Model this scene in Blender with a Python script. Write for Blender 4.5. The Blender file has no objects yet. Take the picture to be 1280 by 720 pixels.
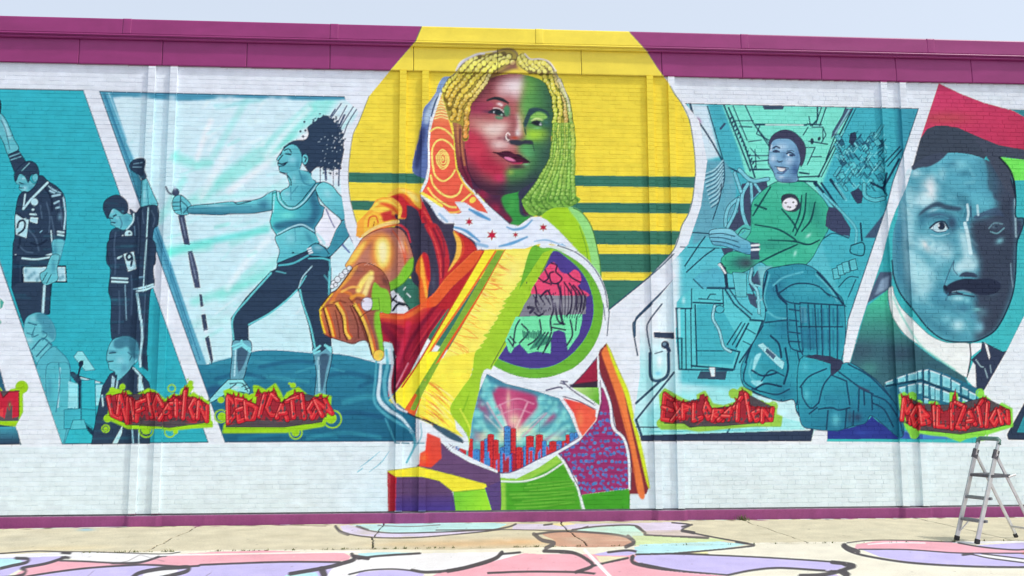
import bpy, math, random
import numpy as np
from mathutils import Matrix, Vector

random.seed(7)
RNG = np.random.default_rng(7)
sc = bpy.context.scene
COL = sc.collection

# ------------------------------------------------------------------ camera
FPX = 1200.0
CAM = np.array([0.0, -14.4002, 1.6244])
YAW, PIT, ROL = 0.0713, 0.1267, -0.0031
_cy, _sy, _cp, _sp = math.cos(YAW), math.sin(YAW), math.cos(PIT), math.sin(PIT)
FWD = np.array([_sy * _cp, _cy * _cp, _sp])
_r = np.array([_cy, -_sy, 0.0])
_u = np.cross(_r, FWD)
RIGHT = math.cos(ROL) * _r + math.sin(ROL) * _u
UP = -math.sin(ROL) * _r + math.cos(ROL) * _u
cd = bpy.data.cameras.new('camera')
cam = bpy.data.objects.new('camera', cd)
COL.objects.link(cam)
cd.sensor_width = 36.0
cd.lens = FPX / 1280.0 * 36.0
cd.clip_end = 3000.0
m = Matrix(((RIGHT[0], UP[0], -FWD[0], CAM[0]), (RIGHT[1], UP[1], -FWD[1], CAM[1]),
            (RIGHT[2], UP[2], -FWD[2], CAM[2]), (0, 0, 0, 1)))
cam.matrix_world = m
sc.camera = cam

# ------------------------------------------------------------------ sky and sun (hazy bright noon)
SUN_EL, SUN_AZ = math.radians(58), math.radians(64)      # azimuth measured from the wall's normal towards +x
to_sun = Vector((math.sin(SUN_AZ) * math.cos(SUN_EL), -math.cos(SUN_AZ) * math.cos(SUN_EL), math.sin(SUN_EL)))
world = bpy.data.worlds.new('World')
sc.world = world
world.use_nodes = True
nt = world.node_tree
bg = nt.nodes['Background']
sky = nt.nodes.new('ShaderNodeTexSky')
sky.sky_type = 'NISHITA'
sky.sun_disc = False
sky.sun_elevation = SUN_EL
sky.sun_rotation = math.atan2(to_sun.x, to_sun.y)
sky.air_density = 1.0
sky.dust_density = 4.0
sky.ozone_density = 1.0
mixw = nt.nodes.new('ShaderNodeMix')
mixw.data_type = 'RGBA'
mixw.inputs[0].default_value = 0.5
mixw.inputs[7].default_value = (6.9, 7.4, 8.0, 1)       # thin high haze
nt.links.new(sky.outputs[0], mixw.inputs[6])
nt.links.new(mixw.outputs[2], bg.inputs[0])
bg.inputs[1].default_value = 0.105
sd = bpy.data.lights.new('sun', 'SUN')
sd.energy = 1.7
sd.angle = math.radians(3.0)
sd.color = (1.0, 0.965, 0.91)
sun = bpy.data.objects.new('sun', sd)
COL.objects.link(sun)
sun.rotation_euler = to_sun.to_track_quat('Z', 'Y').to_euler()
sun.location = (20, -20, 30)

vs = sc.view_settings
vs.view_transform = 'Standard'
vs.look = 'None'
vs.exposure = 0.62
vs.gamma = 1.0
vs.use_curve_mapping = False

# ------------------------------------------------------------------ wall frame: what point of the wall carries what paint
def project(P):
    d = np.asarray(P, float) - CAM
    z = np.maximum(d @ FWD, 0.3)
    return 640 + FPX * (d @ RIGHT) / z, 360 - FPX * (d @ UP) / z

Z_BRICK, Z_FB, Z_RB, Z_RT, Z_TOP = 0.1668, 6.8368, 7.2288, 7.3022, 7.5506
_fb = np.array([(0, 82), (100, 82.4), (256, 84), (430, 85.9), (487, 86.7), (660, 89.8), (700, 90.5), (830, 93.9), (930, 97.7), (1080, 102.9), (1280, 109.2)])
_bb = np.array([(0, 640), (320, 641.2), (560, 641.3), (620, 640.7), (800, 638), (880, 636.5), (1040, 632.7), (1120, 631.3), (1280, 627.5)])
_fbp = np.polyfit(_fb[:, 0], _fb[:, 1], 3)
_bbp = np.polyfit(_bb[:, 0], _bb[:, 1], 3)
def _line(z):
    x, y = project([(-14, 0, z), (14, 0, z)])
    k = (y[1] - y[0]) / (x[1] - x[0])
    return k, y[0] - k * x[0]
_kf, _cf = _line(Z_FB)
_kb, _cb = _line(Z_BRICK)
def paint_xy(P):
    """mural canvas coordinates of points on the wall, the fascia or the ground"""
    x, y = project(P)
    xc = np.clip(x, 0, 1280)
    mf, mb = _kf * x + _cf, _kb * x + _cb
    df = np.polyval(_fbp, xc) - (_kf * xc + _cf)
    db = np.polyval(_bbp, xc) - (_kb * xc + _cb)
    t = np.clip((y - mf) / (mb - mf), 0, 1)
    return x, y + df * (1 - t) + db * t

# ------------------------------------------------------------------ paint box: a small rasteriser for the flat paint
S = 2
X0, X1, Y0, Y1 = -240, 1520, 0, 820
CW, CH = (X1 - X0) * S, (Y1 - Y0) * S
CV = np.empty((CH, CW, 3), np.float32)
CLIP = None
ZF = (0.0, 0.0, 1.0)
def z(x0, y0, s):
    global ZF
    ZF = (x0, y0, s)
def _pts(s):
    a = np.array(s.split() if isinstance(s, str) else s, float).reshape(-1, 2)
    return (a / ZF[2] + np.array(ZF[:2]) - np.array([X0, Y0])) * S
def _cr(p, closed, n=6):
    if len(p) < 3:
        return p
    if closed:
        q = np.concatenate([p[-1:], p, p[:2]])
    else:
        q = np.concatenate([2 * p[:1] - p[1:2], p, 2 * p[-1:] - p[-2:-1]])
    a, b, c, d = q[:-3], q[1:-2], q[2:-1], q[3:]
    out = []
    for t in np.arange(n) / n:
        out.append(0.5 * (2 * b + (c - a) * t + (2 * a - 5 * b + 4 * c - d) * t * t + (3 * b - a - 3 * c + d) * t ** 3))
    r = np.stack(out, 1).reshape(-1, 2)
    return r if closed else np.concatenate([r, p[-1:]])
def _blur(mk, r):
    for ax in (0, 1):
        for _ in range(2):
            k = max(1, int(r))
            c = np.cumsum(np.concatenate([np.zeros_like(mk.take([0], ax)), mk], ax), ax)
            n = mk.shape[ax]
            lo = np.clip(np.arange(n) - k, 0, n)
            hi = np.clip(np.arange(n) + k + 1, 0, n)
            mk = (c.take(hi, ax) - c.take(lo, ax)) / (2 * k + 1)
    return mk
def _bbox(p, pad):
    x0, y0 = np.floor(p.min(0) - pad).astype(int)
    x1, y1 = np.ceil(p.max(0) + pad).astype(int) + 1
    return max(x0, 0), max(y0, 0), min(x1, CW), min(y1, CH)
def _mask(p, pad=0):
    x0, y0, x1, y1 = _bbox(p, pad)
    if x1 <= x0 or y1 <= y0:
        return None
    w, h = x1 - x0, y1 - y0
    acc = np.zeros((h, w + 1), np.int32)
    q = np.roll(p, -1, 0)
    for (ax, ay), (bx, by) in zip(p, q):
        if ay == by:
            continue
        if ay > by:
            ax, ay, bx, by = bx, by, ax, ay
        r0 = max(int(math.ceil(ay - 0.5 - y0)), 0)
        r1 = min(int(math.ceil(by - 0.5 - y0)), h)
        if r1 <= r0:
            continue
        rr = np.arange(r0, r1)
        xi = np.ceil(ax + (rr + y0 + 0.5 - ay) / (by - ay) * (bx - ax) - x0 - 0.5)
        np.add.at(acc, (rr, np.clip(xi, 0, w).astype(int)), 1)
    return x0, y0, x1, y1, (np.cumsum(acc, 1)[:, :w] & 1).astype(np.float32)
def _put(x0, y0, x1, y1, mk, col, a):
    mk = mk * a
    if CLIP is not None:
        mk = mk * CLIP[y0:y1, x0:x1]
    if isinstance(col[0], (tuple, list)):      # gradient: (x,y,r,g,b),(x,y,r,g,b) in the current frame
        g0, g1 = col
        p = _pts([g0[0], g0[1], g1[0], g1[1]])
        d = p[1] - p[0]
        xx = np.arange(x0, x1)[None, :] - p[0, 0]
        yy = np.arange(y0, y1)[:, None] - p[0, 1]
        t = np.clip((xx * d[0] + yy * d[1]) / (d @ d), 0, 1)[..., None]
        c = (np.array(g0[2:], np.float32) * (1 - t) + np.array(g1[2:], np.float32) * t) / 255
    else:
        c = np.array(col, np.float32) / 255
    v = CV[y0:y1, x0:x1]
    v += (c - v) * mk[..., None]
def f(col, s, sm=1, fe=0, a=1.0, o=None, ow=0.9):
    """filled shape; fe feathers it (photo px); o draws an outline"""
    p0 = _pts(s)
    p = _cr(p0, True) if sm else p0
    r = _mask(p, fe * S * 2 + 2)
    if r is None:
        return
    x0, y0, x1, y1, mk = r
    if fe:
        mk = _blur(mk, fe * S)
    _put(x0, y0, x1, y1, mk, col, a)
    if o:
        _strk(np.concatenate([p, p[:1]]), ow, o, 1.0, 0)
def _strk(p, w, col, a, fe, tp=0):
    hw = w * S / 2
    pad = hw + fe * S + 2
    x0, y0, x1, y1 = _bbox(p, pad)
    if x1 <= x0 or y1 <= y0:
        return
    mk = np.zeros((y1 - y0, x1 - x0), np.float32)
    n = len(p) - 1
    soft = max(fe * S, 0.7)
    for i in range(n):
        A, B = p[i], p[i + 1]
        k = hw
        if tp:
            t = (i + .5) / n
            k = hw * (1 - tp * (abs(2 * t - 1) if tp < 2 else t))
        sx0, sy0 = max(int(min(A[0], B[0]) - pad), x0), max(int(min(A[1], B[1]) - pad), y0)
        sx1, sy1 = min(int(max(A[0], B[0]) + pad) + 2, x1), min(int(max(A[1], B[1]) + pad) + 2, y1)
        if sx1 <= sx0 or sy1 <= sy0:
            continue
        xx = np.arange(sx0, sx1)[None, :] + .5 - A[0]
        yy = np.arange(sy0, sy1)[:, None] + .5 - A[1]
        d = B - A
        L = d @ d + 1e-9
        t = np.clip((xx * d[0] + yy * d[1]) / L, 0, 1)
        ds = np.sqrt((xx - t * d[0]) ** 2 + (yy - t * d[1]) ** 2)
        c = np.clip((k - ds) / (2 * soft) + 0.5, 0, 1)
        sub = mk[sy0 - y0:sy1 - y0, sx0 - x0:sx1 - x0]
        np.maximum(sub, c, out=sub)
    _put(x0, y0, x1, y1, mk, col, a)
def l(col, w, s, a=1.0, sm=1, fe=0, tp=0):
    """brush line of width w (photo px)"""
    p = _pts(s)
    if w < 2.2 and not fe:
        w = w * 1.4 + .1
    if sm:
        p = _cr(p, False)
    _strk(p, w, col, a, fe, tp)
def b(col, x, y, rx, ry, a=1.0, rot=0, hard=0):
    """spray blob (soft) or dot (hard)"""
    c = _pts([x, y])[0]
    RX, RY = rx / ZF[2] * S, ry / ZF[2] * S
    e = max(RX, RY) * (1.3 if hard else 2.2)
    x0, y0, x1, y1 = _bbox(c[None], e)
    if x1 <= x0 or y1 <= y0:
        return
    xx = np.arange(x0, x1)[None, :] + .5 - c[0]
    yy = np.arange(y0, y1)[:, None] + .5 - c[1]
    t = math.radians(rot)
    u = (xx * math.cos(t) + yy * math.sin(t)) / RX
    v = (-xx * math.sin(t) + yy * math.cos(t)) / RY
    d2 = u * u + v * v
    mk = np.clip((1 - np.sqrt(d2)) * min(RX, RY) + .5, 0, 1) if hard else np.exp(-d2 * 1.4)
    _put(x0, y0, x1, y1, mk.astype(np.float32), col, a)
def clip(s=None, sm=1):
    global CLIP
    if s is None:
        CLIP = None
        return
    p = _pts(s)
    r = _mask(_cr(p, True) if sm else p)
    CLIP = np.zeros((CH, CW), np.float32)
    CLIP[r[1]:r[3], r[0]:r[2]] = r[4]
# ================================================================== THE MURAL: flat paint
WHT = (229, 237, 243); TEAL = (49, 182, 195); NAVY = (55, 76, 100); DK = (34, 56, 82)
SK = (104, 196, 206); SKD = (62, 142, 164); LT = (186, 232, 240); MINT = (122, 232, 214)
YEL = (244, 222, 70); GRN = (64, 128, 108); MAG = (154, 56, 118); LIME = (158, 214, 36)
RED = (206, 44, 64); ORG = (238, 112, 70)
CV[:] = np.array(WHT, np.float32) / 255
z(0, 0, 1); f((224, 238, 242), '-240 556 1520 556 1520 660 -240 660', 0)
# fascia magenta
z(0, 0, 1)
f(MAG, '-240 0 1520 0 1520 120 1280 109.5 1080 103 930 98 830 94 660 90 487 87 256 84 0 82 -240 82', 0)

# ---------- panel with the two athletes
f(((0, 115, 52, 184, 197), (0, 553, 46, 174, 188)), '-73 115 103.5 115 260 553 78 553', 0)
f(((0, 400, 60, 150, 175), (0, 553, 40, 62, 88)), '-240 115 -96 115 26 553 -240 553', 0)
l((40, 90, 110), .8, '-73 115 103.5 115', sm=0)
l((44, 120, 140), 1, '26 553 -30 400', sm=0); l((44, 110, 130), .9, '78 553 32 420 -4 318', sm=0); l((44, 130, 145), .8, '104 115 260 553', sm=0)
l((40, 90, 110), 1, '78 553 260 553', sm=0)
f((70, 175, 160), '0 372 5 377 3 384 0 386', 0); f((80, 190, 170), '0 398 2 402 0 406', 0)
# ---------- panel with the runner
z(0, 0, 1)
P2 = '124.6 116 462 120 436 200 436 240 448 285 470 330 520 430 520 553 281.5 553'
f(((0, 116, 214, 241, 246), (0, 460, 198, 238, 242)), P2, 0)
clip(P2, 0)
for x, y, ln, an, w, c, a in [(300, 215, 150, -32, 13, MINT, .5), (330, 180, 150, -38, 10, MINT, .45), (380, 150, 120, -50, 16, MINT, .6), (260, 305, 150, -14, 8, (108, 232, 222), .75), (230, 312, 60, -10, 12, MINT, .6),
                              (330, 340, 120, -30, 14, MINT, .4), (290, 155, 90, -60, 8, MINT, .3), (240, 200, 40, 10, 12, MINT, .5), (215, 250, 60, -60, 8, MINT, .4), (345, 280, 120, -24, 8, MINT, .35), (290, 360, 100, -20, 10, MINT, .5),
                              (410, 130, 60, -55, 12, MINT, .55), (300, 128, 60, -10, 6, (150, 225, 225), .6), (280, 250, 160, -12, 8, (180, 245, 240), .6), (280, 400, 120, -8, 10, (190, 245, 240), .5), (470, 400, 60, 10, 14, (190, 240, 240), .4),
                              (255, 175, 50, -70, 7, (250, 252, 255), .6), (340, 200, 130, -36, 9, (245, 252, 255), .7), (310, 330, 80, -50, 8, (240, 252, 255), .6), (360, 165, 80, -48, 8, (245, 252, 255), .6), (430, 190, 60, -70, 16, (232, 238, 246), .9), (270, 215, 70, -60, 10, (240, 250, 252), .6)]:
    dx, dy = math.cos(math.radians(an)) * ln / 2, math.sin(math.radians(an)) * ln / 2
    l(c, w, [x - dx, y - dy, x, y + RNG.normal() * 3, x + dx, y + dy], a, fe=w * .35)
for i in range(70):
    x, y = RNG.uniform(150, 430), RNG.uniform(125, 430)
    an = RNG.uniform(-1.0, -.2); ln = RNG.uniform(8, 34)
    l([(240, 252, 253), (150, 236, 224), (180, 240, 238)][i % 3], RNG.uniform(2, 6), [x, y, x + ln * math.cos(an), y + ln * math.sin(an)], .35, fe=1.5)
f((70, 150, 178), '124 114 455 118 455 122 380 124 300 122 230 126 160 122 130 124', fe=1.2, a=.95)
for x in (180, 215, 275, 288, 340, 355):
    b((220, 242, 248), x, 123, 7, 5, .7)
f((92, 172, 196), '124.6 116 139 117 160 180 176 225 190 262 208 312 238 400 258 455 262 500 245 470', 0, fe=.8)
l((60, 140, 170), 2.2, '129 118 150 176 175 245 205 322 240 430', .8, fe=.4)
l((150, 210, 226), 1.2, '136 118 160 180 172 210', .9); l((44, 120, 155), 1, '131 118 155 185 200 300 250 450', .8); l((206, 240, 246), 4, '160 178 172 200', .9, fe=1.5)
# hill
f(((300, 440, 50, 140, 165), (300, 553, 38, 108, 138)), '240 468 262 455 290 447 330 438 395 442 430 444 470 454 520 470 530 560 270 560')
for x, y, ln, w, c, a in [(300, 452, 70, 6, (60, 150, 172), .7), (370, 455, 90, 5, (38, 100, 135), .6), (330, 475, 110, 5, (66, 165, 182), .5), (430, 470, 70, 6, (36, 96, 130), .6), (460, 500, 60, 7, (66, 170, 185), .5), (300, 470, 60, 5, (35, 92, 128), .5), (440, 520, 80, 6, (36, 92, 130), .6), (360, 545, 120, 5, (44, 135, 160), .6), (430, 545, 90, 5, (60, 160, 178), .5), (290, 535, 50, 8, (44, 80, 125), .5), (470, 480, 40, 5, (38, 100, 135), .6), (400, 462, 60, 3, (70, 165, 182), .5), (270, 490, 30, 10, (46, 88, 130), .7)]:
    l(c, w, [x - ln / 2, y + 4, x, y - 3, x + ln / 2, y + 3], a, fe=w * .3)
clip()
l((44, 100, 125), 1.0, '124.6 116 462 120', sm=0); l((40, 80, 110), .9, '281.5 553 520 553', sm=0); l((44, 110, 135), .9, '124.6 116 281.5 553', sm=0)
# first athlete
z(0, 100, 4.5)
f(SK, '-12 200 8 205 35 240 62 300 80 345 105 398 50 435 20 365 -12 300', o=DK, ow=1)
f(LT, '10 220 40 270 62 330 50 340 25 290', a=.6, fe=.6); l(NAVY, .8, '5 240 30 290 55 400', .6); l(NAVY, .6, '35 330 75 325', .5)
f(DK, '-20 120 4 130 8 160 4 200 -20 210')
z(0, 190, 5.145)
f(NAVY, '52 30 118 0 168 75 95 145', 0, o=DK, ow=1.2); l((120, 180, 195), .8, '62 42 128 18'); l((120, 180, 195), .7, '70 62 135 40')
f(SK, '92 175 120 150 150 145 185 180 215 210 245 205 238 232 200 250 172 272 150 268 122 245 126 222 104 208', o=DK, ow=.8)
b(SKD, 150, 215, 30, 14, .7); b(SKD, 210, 240, 26, 18, .8); l(DK, 1, '125 205 150 215'); l(DK, .9, '128 238 150 240'); b(LT, 150, 180, 20, 10, .6); b(LT, 160, 240, 16, 16, .6)
f(NAVY, '92 150 130 100 180 68 225 80 248 120 250 170 240 185 215 150 195 165 182 205 160 165 125 150 104 195 95 180', o=DK, ow=1)
l((130, 185, 195), .7, '140 130 190 80'); f(SK, '208 160 236 148 246 178 228 202 210 190', o=DK, ow=.8)
f(NAVY, '108 340 122 290 150 262 190 262 235 210 250 165 275 162 310 195 360 225 400 265 418 310 424 400 416 575 340 572 326 510 336 640 332 692 160 710 90 705 84 600 95 550 96 430', o=DK, ow=1.2)
l(LT, 1.8, '150 372 200 310 306 204', sm=0); l(LT, 1.2, '150 365 162 280', sm=0)
b(LT, 222, 328, 22, 22, 1, 0, 1); b(LT, 212, 376, 9, 7, 1, 0, 1); l(LT, 1.6, '195 406 230 408'); f(LT, '195 424 244 428 240 466 193 452', 0)
f(LT, '102 388 135 420 188 440 172 560 100 536 96 430', 0, o=DK); l(DK, 2.6, '112 490 122 455 150 445 162 470 150 505 118 530', 1); l(DK, 1.4, '104 400 150 430')
for s in ('312 226 345 250 392 270', '335 290 385 280', '322 256 350 270', '350 335 378 322', '362 365 380 360'):
    l((170, 215, 228), 2.4, s, .9, tp=.6)
b((120, 170, 190), 385, 420, 16, 26, .8); l((170, 215, 228), 1.4, '408 300 420 400 412 500'); l(LT, 1.4, '372 515 410 520'); l(LT, 1.4, '372 535 408 541')
l(LT, 1, '328 510 336 600'); l((130, 180, 200), .8, '258 520 270 510'); l(LT, 1.8, '145 674 240 684 330 660'); l(LT, 1.6, '150 692 240 700 328 680'); b(LT, 100, 666, 6, 6, 1, 0, 1)
f(SK, '340 572 412 570 405 620 388 690 370 735 328 735 338 650', o=SKD); b(SKD, 355, 640, 16, 60, .7)
z(0, 320, 4.5)
f(NAVY, '72 0 290 0 292 150 288 200 275 325 230 330 150 340 140 400 66 178', 0, o=DK, ow=1.2)
f(DK, '75 0 95 0 90 30 110 30 110 150 70 170', 0, a=.5)
l(LT, 1.4, '125 14 200 20 285 8'); f(DK, '118 56 372 52 380 150 240 152 118 148', 0)
f(LT, '132 66 366 62 370 142 135 145', 0)
for i in range(14):
    b((80, 140, 160), 145 + i * 16, 85 + (i * 37) % 50, 12, 14, .6)
f(SK, '288 0 334 0 322 70 326 130 300 150 255 165 232 140 226 100 258 75', o=DK); l(DK, .7, '240 140 265 95'); l(DK, .7, '262 155 288 105'); b(SKD, 300, 60, 14, 40, .6)
l(LT, 3, '250 168 246 230 241 315'); l(DK, 1, '285 160 280 320')
P1 = '-73 115 103.5 115 260 553 78 553'; z(0, 0, 1); clip(P1, 0); z(0, 320, 4.5)
f(SK, '134 405 150 345 200 318 248 326 295 372 314 430 306 470 285 485 292 500 235 560 210 600 170 520 140 450', o=(56, 130, 150), ow=.7)
f((70, 150, 170), '215 320 262 330 300 385 312 435 300 470 275 450 262 430 240 440 235 390 200 350', fe=1, a=.9)
for s, w in (('160 372 205 385', 1.2), ('195 400 180 450 215 440', .9), ('240 420 265 440 240 470', .9), ('180 520 240 460 290 498', 1.4), ('205 560 270 490', 1.2), ('150 430 185 440', .8)):
    l((48, 110, 135), w, s, .9)
b(LT, 165, 470, 24, 18, .6); b(LT, 190, 350, 24, 14, .5)
f((84, 182, 196), '205 610 290 510 335 530 390 600 398 720 395 1100 330 1030 255 850 228 720', o=(50, 120, 145), ow=.9)
f((112, 206, 216), '270 620 330 590 380 610 380 720 260 720', fe=1, a=.7); l((50, 120, 145), .8, '335 600 330 720'); l((50, 120, 145), .7, '270 620 262 720')
z(0, 420, 5.143)
f((84, 186, 198), '300 190 378 165 446 185 445 330 432 560 405 680 380 640 330 480 300 380', o=(50, 120, 145), ow=.8)
l(LT, 1.6, '385 200 380 330 372 450', .9, fe=.4); l((56, 130, 155), .8, '378 170 385 300 360 480'); b((60, 140, 165), 320, 330, 20, 90, .5)
f((140, 222, 226), '474 130 500 95 530 95 612 215 548 220', 0, o=(44, 110, 130), ow=.7)
l(DK, 2.6, '530 160 515 200 500 260'); b(DK, 520, 175, 16, 22, 1, 20, 1); f(NAVY, '452 240 478 230 525 285 510 310', o=DK)
l(DK, 1.4, '510 255 660 300', sm=0); l(LT, 1.2, '520 265 640 297', sm=0)
f((150, 226, 234), '440 285 500 305 500 458 438 455', 0); f(TEAL, '524 282 610 276 616 470 524 462', 0, o=(40, 105, 128)); f((150, 226, 234), '618 310 660 310 640 440 618 440', 0)
l(DK, 3, '512 290 512 520', sm=0); f((64, 180, 195), '412 466 520 460 520 590 412 586', 0, o=(40, 105, 128)); f(TEAL, '524 462 616 470 612 600 560 560 524 530', 0, o=(40, 105, 128))
f((88, 196, 206), '470 534 540 530 556 580 556 620 445 620 460 560', 0, o=(40, 105, 128)); f(TEAL, '445 592 600 588 590 682 415 682', 0, o=(40, 105, 128), ow=.7); f(DK, '552 560 612 610 596 640 560 600', 0)
clip()
# second athlete
z(100, 190, 5.146)
f(SKD, '328 118 390 180 398 262 380 300 350 210', o=DK, ow=.7)
f(SK, '398 185 425 170 470 268 498 352 395 362 394 265', o=DK, ow=1); b(LT, 415, 280, 12, 50, .6); l(SKD, .8, '430 200 440 340')
f(NAVY, '318 92 345 55 400 44 420 62 414 120 427 160 405 182 380 150 335 122', o=DK, ow=1); l((110, 150, 170), .8, '345 80 400 70'); l((110, 150, 170), .8, '340 100 395 100'); b(SKD, 400, 165, 12, 10, .6)
f(SK, '165 400 190 368 220 362 262 380 310 398 345 420 335 465 290 505 240 492 215 474 198 465 196 440', o=DK, ow=.8)
b(SKD, 300, 440, 30, 40, .6); b(LT, 205, 385, 18, 14, .7); b(SKD, 230, 450, 24, 20, .5); l(DK, 1.2, '180 425 210 430')
f(NAVY, '148 362 160 318 210 284 258 284 300 320 310 365 300 395 275 402 250 382 212 366 190 402 178 432 160 402', o=DK, ow=.8); b(SKD, 275, 385, 10, 10, .9)
f(NAVY, '320 372 360 392 396 356 496 350 502 465 478 492 466 560 468 740 190 740 188 560 202 508 238 490 282 506 342 452', o=DK, ow=1)
l(LT, 1.2, '345 400 340 450 300 500'); b(LT, 312, 530, 24, 24, 1, 0, 1); b(NAVY, 318, 525, 8, 8, 1, 0, 1); l(LT, 1.2, '290 560 298 595'); l(LT, 1.8, '318 560 322 610', .8); b(LT, 275, 545, 7, 10, 1, 0, 1)
l((170, 220, 232), 1, '440 360 428 560 420 740'); l(LT, 1.2, '240 680 270 668'); l((100, 140, 165), .9, '350 480 360 600', .8)
z(100, 300, 5.143)
f(NAVY, '190 0 468 0 470 190 478 288 452 332 440 480 428 720 400 730 215 660 200 400 183 325 195 200', o=DK, ow=1)
f(LT, '280 92 345 75 362 185 310 203', 0); l(DK, 2, '330 118 312 130 300 112 310 92 326 92 336 120 328 165'); l(LT, 1.2, '242 118 268 105'); b(LT, 250, 115, 7, 8, 1, 0, 1)
l(LT, 1.5, '205 245 305 249'); l(LT, 1.6, '205 267 305 272'); l(LT, 1.5, '362 314 420 302 470 285'); l(LT, 1.6, '366 328 420 320 472 298'); l((130, 180, 200), .9, '345 316 372 314')
l((170, 220, 232), .9, '428 0 415 180 406 330'); l(LT, 2.8, '366 345 378 420 388 500 400 600 394 730', .95); l((130, 175, 195), 1, '290 290 294 400 302 620', .8); l((120, 165, 190), .8, '380 240 410 236')
z(100, 400, 4.5)
f(NAVY, '180 0 380 0 376 150 385 290 330 250 330 130 280 90 200 95 185 105', 0); l(LT, 2.6, '345 0 350 100 338 200 340 260', .95)
f(NAVY, '64 692 88 560 126 372 170 300 200 288 235 305 300 262 345 300 388 350 402 410 392 692', 0, o=DK, ow=1)
f((108, 198, 210), '152 188 165 140 190 106 240 90 290 96 325 130 332 190 322 232 298 252 270 290 215 340 200 330 195 290 166 276 160 244 150 222', o=DK, ow=.8)
f((64, 128, 150), '195 112 240 91 290 96 326 130 332 190 318 222 290 200 268 150 225 160 192 150', fe=1, a=.9); b((60, 120, 145), 185, 178, 26, 10, .9); b((60, 120, 145), 250, 270, 24, 30, .5); l(DK, 1, '160 232 186 230'); l(DK, .9, '165 185 200 182'); l((58, 120, 145), .9, '270 180 290 200 280 225'); b(LT, 225, 225, 26, 22, .4)
f(LT, '180 310 215 345 205 400 190 440 175 380', 0, a=.8); l(DK, 1.6, '205 310 190 420'); l(LT, 1.6, '300 268 330 300 345 320'); f(LT, '330 310 345 330 360 392 325 400', 0); l(LT, 1, '330 560 332 692', .8); l((150, 200, 215), 1.2, '290 590 300 690'); f(LT, '238 590 236 630 210 690 182 690 205 650', 0); l(LT, 1.2, '124 420 130 480')

RN4 = np.random.default_rng(8)
z(0, 0, 1); clip(P1, 0)
for i in range(220):
    x, y = RN4.uniform(-40, 255), RN4.uniform(118, 550)
    l([(40, 160, 176), (70, 198, 208), (44, 170, 184)][i % 3], RN4.uniform(1.5, 4), [x, y, x + RN4.uniform(10, 40), y + RN4.normal()], .12, fe=1)
clip()
z(0, 190, 5.145)
for s in ('300 330 320 420 315 520', '180 500 230 560 250 640', '120 600 160 640 210 650', '260 350 270 430', '330 420 345 500 350 560', '380 330 395 400 400 480'):
    l((110, 140, 165), 1.6, s, .5, fe=.8)
for s in ('200 590 250 600 300 570', '130 560 120 620', '290 240 330 300 335 380'):
    l((26, 42, 66), 2.4, s, .6, fe=.8)
z(100, 190, 5.146)
for s in ('230 520 220 600 225 700', '370 420 380 520 375 650', '460 380 480 430 470 480', '400 380 410 460'):
    l((110, 140, 165), 1.6, s, .45, fe=.8)
l((40, 70, 96), 1.4, '215 415 232 408'); l((40, 70, 96), 1.2, '205 455 225 458'); l((60, 110, 136), 1.6, '255 420 270 460 262 490', .7, fe=.5); b((150, 214, 224), 240, 425, 14, 18, .6)
z(100, 300, 5.143)
for s in ('230 120 225 220', '330 230 335 330 330 480', '250 330 255 450 250 600', '420 350 415 480 410 620'):
    l((100, 130, 158), 1.8, s, .45, fe=.8)
# staff
z(205, 220, 5.143)
f((70, 84, 112), '90 255 130 245 168 445 130 440 115 380', 0); f((74, 88, 116), '152 485 182 480 215 600 234 720 198 720 170 600', 0)
l((120, 135, 160), 1, '112 270 140 400'); l((120, 135, 160), 1, '168 500 205 660')
b((70, 84, 112), 75, 105, 24, 26, 1, 0, 1); b((190, 200, 215), 68, 80, 14, 18, .8); l((70, 84, 112), 1.5, '12 72 28 105 52 120')
f(SK, '58 150 75 130 108 124 150 155 176 195 160 242 130 252 85 245 62 220 52 185', o=DK, ow=1)
for s in ('60 170 105 168', '55 195 108 195', '62 222 112 218', '108 128 105 180 112 240', '110 160 150 200 125 240'):
    l(DK, .9, s, .9)
b(SKD, 135, 220, 18, 22, .6)
z(250, 340, 4)
f((70, 84, 112), '-4 110 10 112 18 172 2 176', 0); f((66, 82, 108), '5 214 28 210 40 290 18 296', 0); f((66, 82, 108), '24 330 45 318 66 440 58 468 46 420', 0); b((225, 240, 246), 30, 300, 14, 14, .8); b((225, 240, 246), 18, 192, 12, 10, .7)
# runner: arm, body, head
z(205, 220, 5.143)
f(((300, 160, 108, 208, 214), (300, 245, 58, 128, 152)), '165 196 290 180 430 165 470 168 610 145 680 105 730 100 730 222 690 220 560 240 430 243 370 250 250 246 160 240', o=DK, ow=1)
l(SKD, 1.4, '180 215 300 205 440 200 560 195', .7, fe=.6); l(DK, .9, '450 168 480 180 560 160', .8); b(LT, 330, 190, 90, 10, .5); b((50, 110, 140), 640, 180, 40, 40, .7)
z(320, 220, 5.143)
f(((200, 330, 110, 206, 212), (330, 500, 84, 184, 196)), '130 380 300 320 380 370 405 430 350 465 325 485 145 565 152 480', o=DK, ow=1)
b(SKD, 345, 400, 20, 60, .7, -30); b(LT, 220, 400, 40, 40, .35); b(DK, 238, 492, 8, 6, 1, 0, 1); l(SKD, 1, '250 340 255 420', .5)
f(((180, 60, 112, 208, 214), (330, 60, 76, 168, 184)), '205 -30 345 -30 352 10 385 40 320 120 290 165 240 200 190 182 155 140 165 95 215 58', o=DK, ow=1)
b(SKD, 300, 20, 30, 40, .8, 30); l(SKD, 1.1, '222 70 225 150', .7); l(SKD, 1.1, '270 60 230 110', .6); b(LT, 200, 110, 24, 20, .5)
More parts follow.
